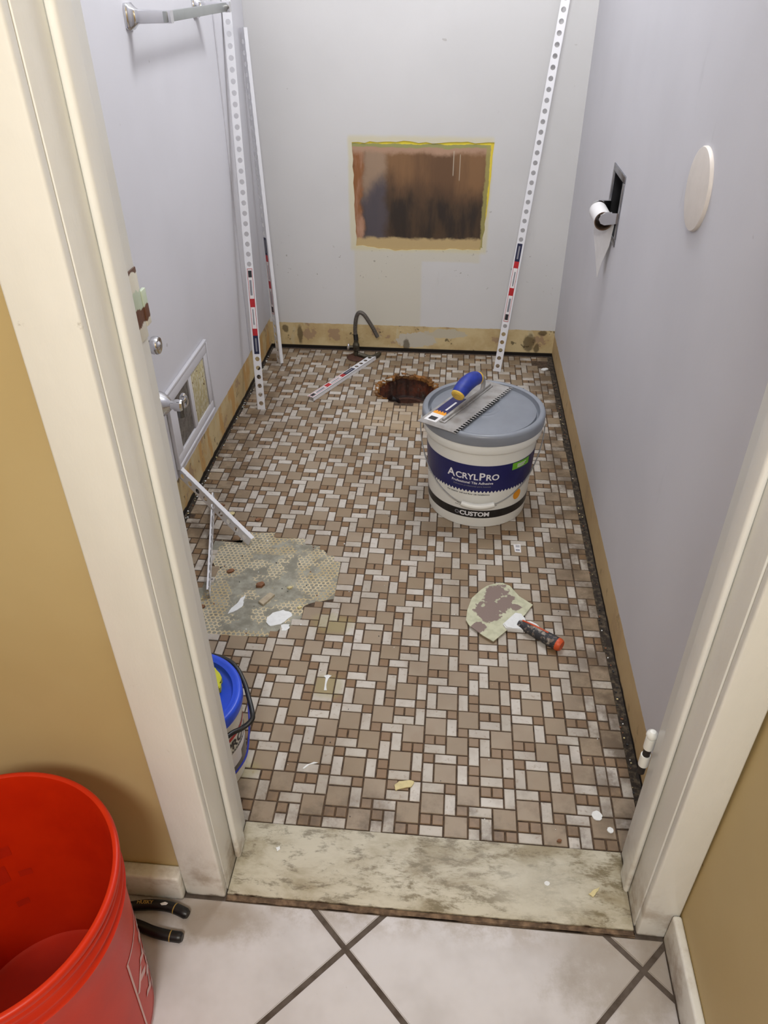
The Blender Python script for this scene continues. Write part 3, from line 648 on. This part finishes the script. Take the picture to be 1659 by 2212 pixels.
MB().tube(dense([(0, .002, .066), (-.003, .010, .09), (-.003, .010, .115), (.002, .010, .152), (.013, .010, .171), (.030, .010, .164), (.048, .010, .138), (.066, .010, .107), (.079, .010, .080)], 6), .0072, 14).build('hose', 'hose', sv)
MB().tube([(.0, .003, .066), (-.002, .008, .088)], .0088, 14).build('hose_collar', 'black', sv)
MB().tube(dense([(.008, -.004, .016), (.03, -.008, .012), (.055, -.014, .0095), (.073, .0, .009), (.084, .022, .0095)], 5), .0085, 14).build('loose_pipe', 'brass_dirty', sv)

# ------------------------------------------------------------------ perforated corner angles
PITCH = .0291; WD = .0262; TH = .0013
def angle(label, p0, axis, Wd, Pd, length, lab_at=None, lab_flip=False, LP=.0125):
    A = Vector(axis).normalized(); Wd = Vector(Wd); Wd = (Wd-A*Wd.dot(A)).normalized(); Pd = Vector(Pd); Pd = (Pd-A*Pd.dot(A)-Wd*Pd.dot(Wd)).normalized()
    m = MB(); N = 20; R = .0073; hc = WD*.54; zz = .006
    nrm = Pd
    def P(u, t, d): return tuple(A*t+Wd*u+nrm*d)
    def solid(t0, t1):
        m.add([P(u, t, d) for d in (0, TH) for u, t in ((0, t0), (WD, t0), (WD, t1), (0, t1))], [(0, 1, 2, 3), (4, 7, 6, 5), (0, 4, 5, 1), (1, 5, 6, 2), (2, 6, 7, 3), (3, 7, 4, 0)])
    def cell(t0, t1):
        tc = (t0+t1)/2; vs = []; fs = []
        for d in (0, TH):
            for k in range(N):
                a = 2*pi*k/N; cu, ct = cos(a), sin(a)
                bu = (WD-hc) if cu > 0 else hc; s = min(bu/abs(cu) if abs(cu) > 1e-6 else 9, ((t1-t0)/2)/abs(ct) if abs(ct) > 1e-6 else 9)
                vs.append(P(hc+cu*s, tc+ct*s, d))
            for k in range(N): a = 2*pi*k/N; vs.append(P(hc+cos(a)*R, tc+sin(a)*R, d))
        for k in range(N):
            k2 = (k+1) % N; fs.append((k, k2, N+k2, N+k)); fs.append((2*N+k, 3*N+k, 3*N+k2, 2*N+k2)); fs.append((N+k, N+k2, 3*N+k2, 3*N+k)); fs.append((k, 2*N+k, 2*N+k2, k2))
        # corners
        for d0 in (0, 2*N):
            corner = {(1, 1): (WD, t1), (-1, 1): (0, t1), (-1, -1): (0, t0), (1, -1): (WD, t0)}
            for (su, st), (cu_, ct_) in corner.items():
                best = None
                for k in range(N):
                    k2 = (k+1) % N; a1, b1 = 2*pi*k/N, 2*pi*(k+1)/N; ca = atan2(ct_-tc, cu_-hc) % (2*pi)
                    if a1 <= ca <= b1: best = (k, k2)
                if best: vs.append(P(cu_, ct_, 0 if d0 == 0 else TH)); fs.append((d0+best[0], d0+best[1], len(vs)-1))
        m.add(vs, fs)
    t = 0
    if lab_at is None: lab_at = 1e9
    LL = .262
    solid(0, zz); t = zz
    while t < length-1e-6:
        t1 = min(t+PITCH, length)
        if t1-t < PITCH*.9 or (t1 > lab_at+.002 and t < lab_at+LL-.002): solid(t, t1)
        else: cell(t, t1)
        t = t1
    m.add([tuple(A*tt+Wd*d+nrm*u) for d in (0, TH) for u, tt in ((0, 0), (LP, 0), (LP, length), (0, length))], [(0, 1, 2, 3), (4, 7, 6, 5), (0, 4, 5, 1), (1, 5, 6, 2), (2, 6, 7, 3), (3, 7, 4, 0)])
    o = m.build('perforated_corner_trim', 'white_pvc', smooth=0, loc=p0); tag(o, label, 'perforated trim', 'perforated corner trims')
    if lab_at < 1e8:
        lb = MB(); segs = [(.058, 0), (.022, 1), (.066, 2), (.026, 1), (.09, 2)]; tt = 0
        def put(a, b, u0, u1, mi, dd=.0004):
            if lab_flip: a, b = LL-b, LL-a
            lb.add([tuple(A*(lab_at+x)+Wd*u-nrm*d) for d in (dd, 0) for u, x in ((u0, a), (u1, a), (u1, b), (u0, b))], [(0, 1, 2, 3), (4, 7, 6, 5), (0, 4, 5, 1), (1, 5, 6, 2), (2, 6, 7, 3), (3, 7, 4, 0)], mi)
        u0, u1 = WD*.24, WD*.86
        for L_, mi in segs:
            put(tt, tt+L_, u0, u1, mi)
            if mi == 2: put(tt, tt+L_, u0, u0+.0012, 1, .0006); put(tt, tt+L_, u1-.0012, u1, 1, .0006)
            tt += L_
        put(.008, .050, WD*.46, WD*.66, 4, .0007)
        put(LL-.026, LL-.006, WD*.34, WD*.76, 3, .0007); put(LL-.080, LL-.034, WD*.4, WD*.66, 4, .0007); put(.092, .14, WD*.45, WD*.6, 4, .0007); put(LL-.0015, LL, u0, u1, 1, .0007)
        lb.build('product_label', ['navy', 'red', 'paper', 'ink', 'greyink'], o, smooth=0)
    return o
def stand(label, b, q, aw, al, length, off, **k):
    b = Vector(b); A = (Vector(q)-b).normalized(); X = Vector((1, 0, 0)); X = (X-A*X.dot(A)).normalized(); Y = A.cross(X).normalized()
    d = lambda g: X*cos(radians(g))+Y*sin(radians(g))
    return angle(label, b+d(aw)*off+Vector((0, 0, .001)), A, d(aw), d(al), length, **k)
stand('tall white perforated corner trim leaning on the left wall, nearest the door, circular holes facing out', (-.599, 1.468, 0), (-.652, 1.742, 1.115), 0, 90, 1.19, -.0135, lab_at=.182)
stand('white perforated corner trim standing edge-on in the far left corner of the room', (-.612, 1.829, 0), (-.652, 1.897, 1.042), 130, 40, 1.045, -.006, lab_at=.182, lab_flip=True)
stand('tall white perforated corner trim leaning on the back wall near the right corner', (.182, 1.828, 0), (.290, 1.949, 1.11), 176, 86, 1.155, -.0135, lab_at=.182, lab_flip=True)
def lay(label, p0, p1, Wd, Pd, **k):
    p0 = Vector(p0); p1 = Vector(p1); return angle(label, p0, p1-p0, Wd, Pd, (p1-p0).length, **k)
lay('short offcut of perforated trim lying on the mosaic tiles between supply valve and left wall', (-.262, 1.891, .0135), (-.437, 1.542, .0135), (-.894, .448, 0), (0, 0, -1), lab_at=.128)
lay('short perforated trim offcut propped against the left wall just inside the door', (-.462, .750, .0205), (-.668, .8775, .138), (-.02, -.08, -1), (.526, .85, 0))
lay('short perforated trim offcut lying on its edge on the floor under the propped one', (-.512, .549, .0272), (-.609, .939, .0272), (0, 0, -1), (-.97, -.241, 0), LP=.0058)

# ------------------------------------------------------------------ adhesive pail
pl = empty('adhesive_pail', (.103, 1.009, 0), 'white pail of tile adhesive with blue label and grey lid, standing on the mosaic', 'pail')
rb = lambda z: .1300+(.1425-.1300)*z/.235
bd = MB().lathe([(0, .003), (.122, .003), (.126, 0), (.1295, .002), (.1300, .006)]+[(rb(z), z) for z in (.03, .07, .11, .15, .19, .222)]+[(.1425, .228), (.1495, .231), (.1515, .236), (.1515, .256), (.150, .2585), (0, .2585)], 96)
bd.build('body', 'pail_white', pl)
ld = MB().lathe([(.1505, .2565), (.1545, .2565), (.1552, .260), (.1552, .277), (.1535, .283), (.150, .2858), (.144, .2862), (.1405, .284), (.1392, .2725), (.1370, .2700), (.1345, .2705), (.1325, .2785), (.128, .2800), (.06, .2798), (.046, .2794), (.044, .2802), (.040, .2802), (.038, .2794), (.034, .2794), (.032, .2801), (.028, .2801), (.026, .2793), (.008, .2793), (.006, .2805), (0, .2805)], 96)
ld.build('lid', 'lid_grey', pl, smooth=50)
band = MB()
nz = 96; a0, a1 = -215, 10
zig = lambda t: .115+.0035*(1-2*abs(((t*58) % 1)-.5)*2)/1.0
wraprect(band, a0, a1, zig, .194, rb, .0005, 0, n=58*4)
wraprect(band, a0, a1, .031, .0555, rb, .0005, 1, 60)
wraprect(band, -57, -33, .172, .192, rb, .0010, 2, 12)
vs = []; fs = []
for k in range(28):
    t = 2*pi*k/28; vs.append((.0135*cos(t), .0155*sin(t)))
band.add(wrapv(vs, -44, .0865, rb, .0011), [tuple(range(28))], 3)
band.build('printed_label', ['label_navy', 'label_black', 'label_green', 'label_orange'], pl, smooth=0)
tx = MB(); fp = MB(); em = MB()
def word(mb, s_, size, ang, z, mi, bold=0, rf=rb, off=.0011, sx=1.0, align='LEFT'):
    vs, fs = text_mesh(s_, size, bold, align); mb.add(wrapv([(v[0]*sx, v[1]) for v in vs], ang, z, rf, off), fs, mi)
    return max(v[0] for v in vs)*sx if vs else 0
x = -126.0
def text_part(name, m, s_, size, ang, z, bold=0, sx=1.0):
    t_ = MB(); w = word(t_, s_, size, ang, z, 0, bold, sx=sx); t_.build(name, m, pl, smooth=0); return w
for ch, big_ in (('A', 1), ('CRYL', 0), ('P', 1), ('RO', 0)):
    w = word(tx, ch, .031 if big_ else .0245, x, .1515, 0, .0006, sx=.98); x += math.degrees((w+.0012)/rb(.15))
tx.build('brand_lettering', 'label_white', pl, smooth=0)
text_part('maker_lettering', 'label_white', 'CUSTOM', .0185, -110.5, .0375, .0007, 1.02)
text_part('subtitle', 'label_white', 'Professional Tile Adhesive', .0102, -121, .1385, .00015, .98)
text_part('subtitle', 'greyink', 'Adhesivo profesional para losetas', .0072, -119, .1295, 0, .98)
text_part('fine_print', 'ink', 'For interior wall and floor tile installations', .0066, -126, .1045, .0001, .98)
text_part('fine_print', 'ink', 'NET WT', .0052, -78, .068, .0001)
text_part('fine_print', 'ink', 'WARNING: IRRITANT', .0052, -114, .0725, .0002)
text_part('fine_print', 'ink', 'Read all precautions before use', .0045, -116, .0665)
for i in range(3): t_ = MB(); wraprect(t_, -51, -41+i*1.5, .176+i*.004, .178+i*.004, rb, .0014, 0, 3); t_.build('fine_print', 'label_white', pl, smooth=0)
g = [(.0058*cos(2*pi*k/20), .0058*sin(2*pi*k/20)) for k in range(20)]; gi = [(.0035*cos(2*pi*k/20), .0035*sin(2*pi*k/20)) for k in range(20)]
em.add(wrapv(g+gi, -113.6, .0435, rb, .0011), [(k, (k+1) % 20, 20+(k+1) % 20, 20+k) for k in range(20)], 0)
em.build('round_emblem', 'greyink', pl, smooth=0)
bl = MB(); pts = []
for i in range(49):
    t = pi*i/48; s_ = sin(t); pts.append((.158*cos(t)-.003*s_, -.151*s_**1.15, .243-.163*s_))
bl.tube(pts, .0016, 8); bl.build('bail', 'steel', pl)
gp = pts[20:29]; MB().tube(gp, .0075, 12).build('grip', 'pail_white', pl)
for sx in (-1, 1): MB().lathe([(0, 0), (.010, 0), (.010, .004), (.006, .007), (0, .007)], 20, mtx=Matrix.Translation((sx*.1510, 0, .244)) @ Matrix.Rotation(sx*pi/2, 4, 'Y')).build('ear', 'pail_white', pl)

# ------------------------------------------------------------------ notched trowel on the lid
ang_t = atan2(.252, .144)
tr = empty('notched_trowel', (.0600, 1.0130, .2867), 'notched steel trowel with blue handle lying on the grey pail lid', 'trowel', rz=ang_t)
Lh, Wh = .146, .0545
poly = [(-Lh, Wh), (-Lh, -Wh+.0085)]
nt = 27
poly.append((-Lh, -Wh))
for i in range(nt):
    xa = -Lh+(i+.25)*2*Lh/nt; xb = xa+.5*2*Lh/nt
    poly += [(xa, -Wh), (xa, -Wh+.0085), (xb, -Wh+.0085), (xb, -Wh)]
poly += [(Lh, -Wh), (Lh, Wh)]
MB().prism(poly, 0, .0012).build('blade', 'dirty_steel', tr, smooth=0)
sb = MB(); sb.box((-.120, -.008, .0012), (.125, .008, .0045), 0, .001); sb.box((-.116, -.0035, .0045), (.120, .0035, .011), 0, .0012); sb.build('spine', 'dirty_steel', tr)
MB().tube(dense([(.080, 0, .009), (.083, 0, .024), (.074, 0, .044), (.050, 0, .053)], 5), [.0075]*16, 12, flat=.7).build('shank', 'dirty_steel', tr)
hp = dense([(-.050, 0, .046), (-.035, 0, .053), (-.008, 0, .060), (.022, 0, .060), (.046, 0, .054)], 6)
HR = [.0165+.0035*sin(pi*i/(len(hp)-1)) for i in range(len(hp))]
MB().tube(hp, HR, 20).build('handle', 'blue_grip', tr)
MB().tube([(-.0545, 0, .0435), (-.052, 0, .0448), (-.045, 0, .0485)], [.013, .0165, .0176], 20).build('front_cap', 'yellow_grip', tr)
MB().tube([(.041, 0, .0552), (.049, 0, .053), (.053, 0, .0515)], [.0176, .0168, .012], 20).build('rear_ring', 'yellow_grip', tr)
st = MB()
for a_, b_, mi in ((-.128, -.088, 0), (-.088, -.076, 1), (-.076, .02, 2)): st.box((a_, .013, .0012), (b_, .047, .0016), mi)
st.box((-.121, .020, .0016), (-.104, .040, .0018), 3)
for i in range(4): st.box((-.076, .016+i*.008, .0016), (-.0715, .020+i*.008, .0018), 1)
st.box((-.062, .022, .0016), (-.01, .027, .0018), 0)
st.build('sticker', ['paper', 'label_orange', 'label_navy', 'ink'], tr, smooth=0)

# ------------------------------------------------------------------ scraper
K0 = Vector((.182, .524)); kd = Vector((.089, -.067)).normalized(); kn = Vector((-kd.y, kd.x))
sc = empty('putty_knife', (K0.x, K0.y, 0), 'wide putty knife crusted with adhesive, orange capped handle, lying on the mosaic floor', 'putty knife')
blade = [(.142, .651), (.162, .656), (.179, .647), (.199, .612), (.228, .586), (.208, .550), (.163, .494), (.136, .461), (.113, .478), (.084, .506), (.077, .522), (.080, .556), (.090, .596), (.112, .628), (.126, .642)]
MB().prism([(p[0]-K0.x, p[1]-K0.y) for p in blade], .0045, .0062).build('blade', 'blade', sc, smooth=0)
bo = [kn*.030, kd*.014+kn*.022, kd*.03+kn*.010, kd*.032-kn*.010, kd*.014-kn*.022, -kn*.030, -kd*.012-kn*.024, -kd*.012+kn*.024]
MB().prism([(p.x, p.y) for p in bo], .003, .013, bev=.002).build('bolster', 'plaster', sc)
hp = [(kd*t).to_3d()+Vector((0, 0, z)) for t, z in ((.014, .0115), (.028, .0130), (.05, .0138), (.07, .0142), (.095, .0146), (.112, .0148))]
MB().tube(hp, [.0085, .0105, .0125, .0135, .0142, .0140], 18).build('handle', 'knife_grip', sc)
hp2 = [(kd*t).to_3d()+Vector((0, 0, .0148)) for t in (.1105, .1125, .118, .1215)]
MB().tube(hp2, [.0143, .0144, .0136, .0108], 18).build('end_cap', 'orange_cap', sc)
MB().tube([(kd*t+kn*.003).to_3d()+Vector((0, 0, z)) for t, z in ((.02, .0225), (.05, .0262), (.085, .0283))], [.0018, .002, .0016], 8).build('red_stripe', 'orange_cap', sc)
MB().tube([(kd*t+kn*.009).to_3d()+Vector((0, 0, z)) for t, z in ((.028, .0205), (.035, .0215), (.05, .0235), (.058, .0238))], [.001, .0036, .003, .001], 8).build('paint_blob', 'plaster', sc)

# ------------------------------------------------------------------ small pail with blue lid behind the left jamb
sp_ = empty('small_pail', (-.408, .105, 0), 'small white pail with bright blue lid, half hidden behind the left door jamb', 'pail')
rs = lambda z: .0865+(.0935-.0865)*z/.17
MB().lathe([(0, .003), (.082, .003), (.084, 0), (.0865, .003)]+[(rs(z), z) for z in (.03, .07, .11, .15)]+[(.0945, .160), (.096, .165), (.096, .182), (.094, .1785), (0, .1785)], 72).build('body', 'pail_white', sp_)
MB().lathe([(.0955, .168), (.0975, .168), (.0985, .172), (.0985, .186), (.097, .190), (.093, .1915), (.089, .190), (.0855, .1885), (.083, .188), (.0815, .181), (.079, .1795), (0, .1795)], 72).build('lid', 'blue_lid', sp_, smooth=50)
lb = MB(); wraprect(lb, -80, 60, .122, .130, rs, .0006, 0); wraprect(lb, -80, 60, .028, .088, rs, .0005, 1); wraprect(lb, -80, 60, .050, .088, lambda z: rs(z), .0008, 2); 
lb2 = MB(); wraprect(lb2, -80, 60, .130, .142, rs, .0006, 0)
wraprect(lb, -8, 60, .030, .070, rs, .0011, 1)
word(lb, 'PROV', .027, -33, .0985, 3, .0007, rf=rs, sx=1.0)
for i in range(9): wraprect(lb, -32+i*3.6, -32+i*3.6+2.4, .0905, .0935, rs, .0009, 3, 2)
lb.build('printed_label', ['red', simple('label_grey', rgb(120, 116, 114), .5), 'label_white', 'ink'], sp_, smooth=0)
bp = dense([(.035, .088, .165), (.087, .062, .160), (.0985, .028, .12), (.100, .004, .08), (.096, -.018, .052), (.078, -.045, .036), (.055, -.070, .030), (.02, -.092, .05), (-.02, -.100, .09)], 6)
MB().tube(bp, .0017, 8).build('bail', 'blue_wire', sp_)
yb = tag(MB().prism(wob([(-.446, .166), (-.404, .180), (-.374, .170), (-.353, .146), (-.350, .124), (-.375, .10), (-.44, .12)], .002, 3, 4), .1802, .1935, bev=.002).build('scrub_sponge', 'lime'), 'yellow sponge lying on the blue pail lid behind the left jamb', 'sponge')
stp = dense([(-.400, .209, .180), (-.364, .200, .180), (-.339, .184, .179), (-.317, .155, .172), (-.304, .129, .167), (-.291, .100, .161), (-.290, .088, .156), (-.303, .074, .151), (-.317, .062, .152), (-.330, .041, .155), (-.350, .020, .157), (-.380, .0062, .158)], 6)
tag(MB().tube(stp, .0042, 12, flat=.7).build('rubber_strap', 'black'), 'black rubber strap looping around the rim of the blue-lidded pail', 'strap')

# ------------------------------------------------------------------ big orange bucket
ob_ = empty('orange_bucket', (-.478, -.331, 0), 'large open orange plastic bucket standing on white hall tiles by the yellow wall', 'bucket')
ro = lambda z: .1290+(.1430-.1290)*z/.30
prof = [(0, .004), (.120, .004), (.125, 0), (.1285, .003)]+[(ro(z), z) for z in (.02, .08, .14, .20, .26, .295)]
prof += [(.1440, .300), (.1475, .3015), (.1480, .305), (.1445, .308), (.1445, .318), (.1480, .320), (.1482, .324), (.1450, .327), (.1450, .337), (.1485, .339), (.1490, .343), (.1465, .346), (.1480, .352), (.1515, .354), (.1520, .359), (.1505, .3625), (.1475, .3635), (.1445, .362), (.1430, .355), (.1415, .300), (.1270, .010), (.120, .008), (0, .008)]
MB().lathe(prof, 112).build('body', 'orange', ob_, smooth=50)
lg = MB()
wraprect(lg, 0, 78, .205, .209, ro, .0006, 0); wraprect(lg, 0, 78, .010, .014, ro, .0006, 0); wraprect(lg, 0, 1.6, .010, .209, ro, .0007, 0, 2); wraprect(lg, 76.4, 78, .010, .209, ro, .0007, 0, 2)
for k, wd in enumerate(('THE', 'HOME', 'DEPOT')):
    vs, fs = text_mesh(wd, .052, .0016, 'CENTER'); c, s_ = cos(radians(45)), sin(radians(45)); oy = (.045, -.002, -.050)[k]
    vs = [((v[0]*c-(v[1]+oy)*s_)+.012, v[0]*s_+(v[1]+oy)*c) for v in vs]
    keep = [v for v in vs]; lg.add(wrapv(keep, 36, .098, ro, .0008), fs, 0)
lg.build('logo_print', simple('faded_white_print', rgb(222, 180, 178), .5, var=.05), ob_, smooth=0)
M['ghost'] = simple('dark_red_ghost_print', rgb(190, 36, 8), .5, var=.1)
ri = lambda z: .1270+(.1415-.1270)*(z-.010)/.29
for a_, b_, z0_, z1_ in ((118, 130, .215, .235), (124, 136, .165, .20), (112, 119, .165, .178), (138, 150, .12, .135), (120, 127, .105, .118)): ig = MB(); wraprect(ig, a_, b_, z0_, z1_, ri, -.0006, 0, 4); ig.build('show_through_print', M['ghost'], ob_, smooth=0)
pts = [(.150*cos(t)*1.02, -.150*sin(t)**1.1*.99-.004, .328-.20*sin(t)) for t in [pi*i/40 for i in range(41)]]
R_ = Matrix.Rotation(radians(-70), 3, 'Z'); MB().tube([R_ @ Vector(p) for p in pts], .0018, 8).build('bail', 'steel', ob_)

# ------------------------------------------------------------------ pliers
pr_ = empty('slip_joint_pliers', (-.425, -.178, 0), 'black handled pliers on the hall tiles, sticking out behind the orange bucket', 'pliers')
def loc(p): return (p[0]+.425, p[1]+.178, p[2])
ha = dense([loc(p) for p in ((-.470, -.176, .008), (-.450, -.168, .009), (-.425, -.1625, .0095), (-.400, -.1590, .0095), (-.372, -.1600, .009), (-.344, -.1685, .0085))], 5)
hb = dense([loc(p) for p in ((-.470, -.179, .008), (-.445, -.184, .009), (-.415, -.191, .0095), (-.390, -.198, .0095), (-.365, -.2015, .009), (-.342, -.2025, .0085))], 5)
for hh in (ha, hb):
    nn = len(hh); o = MB().tube(hh, [.0055+.0025*min(1, i/12) for i in range(nn-1)]+[.006], 14).build('handle_grip', 'black', pr_)
    t = hh[-5]; u = hh[-4]; d = (u-t).normalized(); MB().tube([t-d*.0008, t+d*.0008], .0084, 14).build('gold_ring', 'gold', o)
MB().prism([(-.045, .006), (-.058, .010), (-.085, .007), (-.100, .001), (-.085, -.007), (-.058, -.010), (-.045, -.006)], .003, .014, bev=.002).build('jaw', 'dark_chrome', pr_)
MB().lathe([(0, .014), (.006, .014), (.005, .0165), (0, .017)], 20, mtx=Matrix.Translation((-.055, 0, 0))).build('pivot', 'steel', pr_)
vs, fs = text_mesh('HUSKY', .0078, .0002); rot = radians(4)
MB().add([(v[0]*cos(rot)-v[1]*sin(rot)+.000, v[0]*sin(rot)+v[1]*cos(rot)+.0145, .0182) for v in vs], fs).build('gold_lettering', 'gold', pr_, smooth=0)
MB().prism([(.036, .018), (.043, .021), (.048, .0195), (.046, .0165), (.039, .0155)], .0173, .0180).build('white_mark', 'label_white', pr_, smooth=0)

# ------------------------------------------------------------------ bits on the floor
def flat(name, label, cat, poly, z0, z1, m, n=3, amp=.0008, seed=1, group=None, bev=0):
    o = MB().prism(wob(poly, amp, n, seed) if n else poly, z0, z1, bev=bev).build(name, m, smooth=30 if bev else 0); return tag(o, label, cat, group or {'plaster_drop': 'plaster drops on floor and threshold', 'plaster_splat': 'plaster splats on the mortar patch', 'debris_flake': 'loose flakes on the floor'}.get(name))
ZT = .0006
st = flat('barcode_sticker', 'small white barcode sticker on the mosaic floor in front of the adhesive pail', 'sticker', [(.195, .813), (.213, .816), (.213, .782), (.198, .783)], ZT, ZT+.0004, 'paper', 0)
m_ = MB()
for i in range(4): m_.box((.2005, .802+i*.0025, ZT+.0004), (.2105, .8035+i*.0025, ZT+.0006), 0)
m_.box((.200, .788, ZT+.0004), (.210, .794, ZT+.0006), 0); m_.build('barcode', 'greyink', st, smooth=0)
flat('cream_flake', 'oval cream flake lying on mosaic tiles near the marble threshold', 'flake', [(-.048, .091), (-.040, .099), (-.021, .104), (-.013, .101), (-.017, .091), (-.031, .086), (-.045, .081)], ZT, ZT+.0022, 'cream_chip', 3, .0008, 3, bev=.0005)
flat('loose_tile', 'loose narrow beige tile lying askew on the bare mortar patch', 'tile', [(-.398, .544), (-.378, .577), (-.365, .570), (-.384, .533)], -.0006, .0045, 'beige_chip', 0, bev=.0006)
flat('tile_shard', 'reddish brown tile shard in the middle of the bare mortar patch', 'tile shard', [(-.417, .604), (-.402, .612), (-.396, .604), (-.402, .595), (-.414, .594)], -.0006, .006, 'brown_chip', 2, .0012, 6, bev=.0008)
flat('plaster_splat', 'large white plaster splat at the near edge of the mortar patch', 'plaster', [(-.367, .497), (-.357, .512), (-.336, .523), (-.316, .516), (-.312, .505), (-.324, .490), (-.332, .478), (-.355, .469), (-.367, .481)], -.0008, .0014, 'plaster', 3, .0015, 7, bev=.0004)
flat('plaster_splat', 'small square white plaster smear on tiles just right of the large splat', 'plaster', [(-.331, .475), (-.314, .480), (-.311, .470), (-.317, .457), (-.325, .458)], ZT-.001, .0014, 'plaster', 3, .0016, 9)
flat('plaster_splat', 'long thin jagged white plaster streak on the left of the mortar patch', 'plaster', [(-.434, .566), (-.433, .545), (-.429, .531), (-.440, .514), (-.452, .504), (-.458, .498), (-.456, .518), (-.446, .534), (-.444, .548)], -.0008, .0016, 'plaster', 3, .0015, 11)
flat('plaster_drop', 'larger of two round white drops on tiles at the right end of the threshold', 'plaster drop', [(.304+.009*cos(t*pi/4), .063+.0095*sin(t*pi/4)) for t in range(8)], ZT-.001, .0018, 'plaster', 2, .0008, 12)
flat('plaster_drop', 'smaller of two round white drops, in the corner by the right door jamb', 'plaster drop', [(.3225+.0055*cos(t*pi/4), .0375+.006*sin(t*pi/4)) for t in range(8)], ZT-.001, .0018, 'plaster', 2, .0004, 13)
flat('paint_smear', 'thin curved white smear on a mosaic tile at lower left', 'paint smear', [(-.214, .111), (-.206, .121), (-.194, .125), (-.191, .127), (-.199, .127), (-.210, .121), (-.217, .112)], ZT-.001, .0010, 'plaster', 2, .0004, 14)
flat('plaster_drop', 'white crumb with tail on the tiles between small pail and putty knife', 'plaster drop', [(-.214, .336), (-.206, .340), (-.198, .337), (-.203, .330), (-.205, .312), (-.202, .298), (-.207, .298), (-.208, .315), (-.209, .330)], ZT-.001, .0014, 'plaster', 2, .0006, 15)
flat('plaster_drop', 'small white chip on the left part of the marble threshold', 'plaster drop', [(-.233, -.047), (-.227, -.044), (-.225, -.049), (-.230, -.053)], .0040, .0058, 'plaster', 2, .0005, 16)
flat('plaster_drop', 'white dot on the right half of the marble threshold', 'plaster drop', [(.208+.0045*cos(t*pi/4), -.067+.004*sin(t*pi/4)) for t in range(8)], .0040, .0048, 'plaster', 2, .0003, 17)
flat('wood_sliver', 'pale wood sliver on the right end of the marble threshold', 'wood chip', [(.272, -.079), (.280, -.071), (.290, -.066), (.287, -.072), (.278, -.083)], .0040, .0056, 'cream_chip', 3, .0008, 18)
# crumbs along the walls and round the patch
cr = MB(); r_ = random.Random(21)
def crumb(x, y, s, mi, z=0):
    k = r_.randint(4, 6); a0_ = r_.random()*6; P = [(x+s*r_.uniform(.5, 1)*cos(a0_+2*pi*i/k), y+s*r_.uniform(.5, 1)*sin(a0_+2*pi*i/k)) for i in range(k)]
    cr.prism(P, z, z+s*r_.uniform(.35, .8), mi)
for i in range(330):
    side = r_.random()
    if side < .42: crumb(.379+r_.gauss(0, .004), r_.uniform(.05, 1.9), r_.uniform(.001, .0030), r_.choice((0, 1, 2, 2, 3, 3, 3, 3)), -.0014)
    elif side < .74: crumb(-.664+r_.gauss(0, .003), r_.uniform(.7, 1.9), r_.uniform(.001, .0038), r_.choice((0, 0, 1, 2, 3)), -.0014)
    elif side < .92: crumb(r_.uniform(-.55, -.23), r_.uniform(.44, .80), r_.uniform(.001, .003), r_.choice((0, 1, 1, 2, 3)), -.0008)
    else: crumb(r_.uniform(-.60, .36), 1.955+r_.gauss(0, .008), r_.uniform(.001, .0035), r_.choice((0, 2, 3)), -.0014)
for i in range(70): crumb(r_.uniform(-.5, .33), r_.uniform(.02, 1.45), r_.uniform(.0006, .0016), r_.choice((0, 1, 3, 3)), .0003)
cr_o = cr.build('debris_crumbs', ['plaster', 'cream_chip', 'brown_chip', 'ink'], smooth=0)
tag(cr_o, 'tiny crumbs of mortar and plaster scattered along the wall edges and patch', 'debris', kind='stuff')
# paper/adhesive flakes, larger, near the left wall and the patch
for i, (x, y, s, mtl, lab) in enumerate(((-.585, .915, .010, 'brown_chip', 'brown torn adhesive flake by the left wall gap'), (-.548, .880, .011, 'cream_chip', 'tan paper flake beyond the propped trim'), (-.47, .86, .008, 'brown_chip', 'brown flake on white tile beyond the mortar patch'),
        (-.335, .600, .006, 'cream_chip', 'cream pebble on the right half of the mortar patch'), (-.30, .535, .005, 'cream_chip', 'pale pebble at the lower right of the mortar patch'), (-.49, .648, .009, 'brown_chip', 'ochre flake at the left edge of the mortar patch'),
        (-.525, .515, .010, 'brown_chip', 'ochre flake beside the foot of the flat trim offcut'), (.355, 1.86, .013, 'plaster', 'pale plaster lump in the far right floor corner'), (.235, .01, .004, 'brown_chip', 'tiny rust curl on tiles near the threshold'))):
    P = [(x+s*cos(2*pi*k/6+.3)*(1+.3*sin(k*2.3)), y+s*.75*sin(2*pi*k/6+.3)*(1+.25*cos(k*1.7))) for k in range(6)]
    flat('debris_flake', lab, 'flake', P, -.0004 if inpoly(x, y, mort) or x > .34 else .0006, .0035, mtl, 3, s*.12, 30+i)
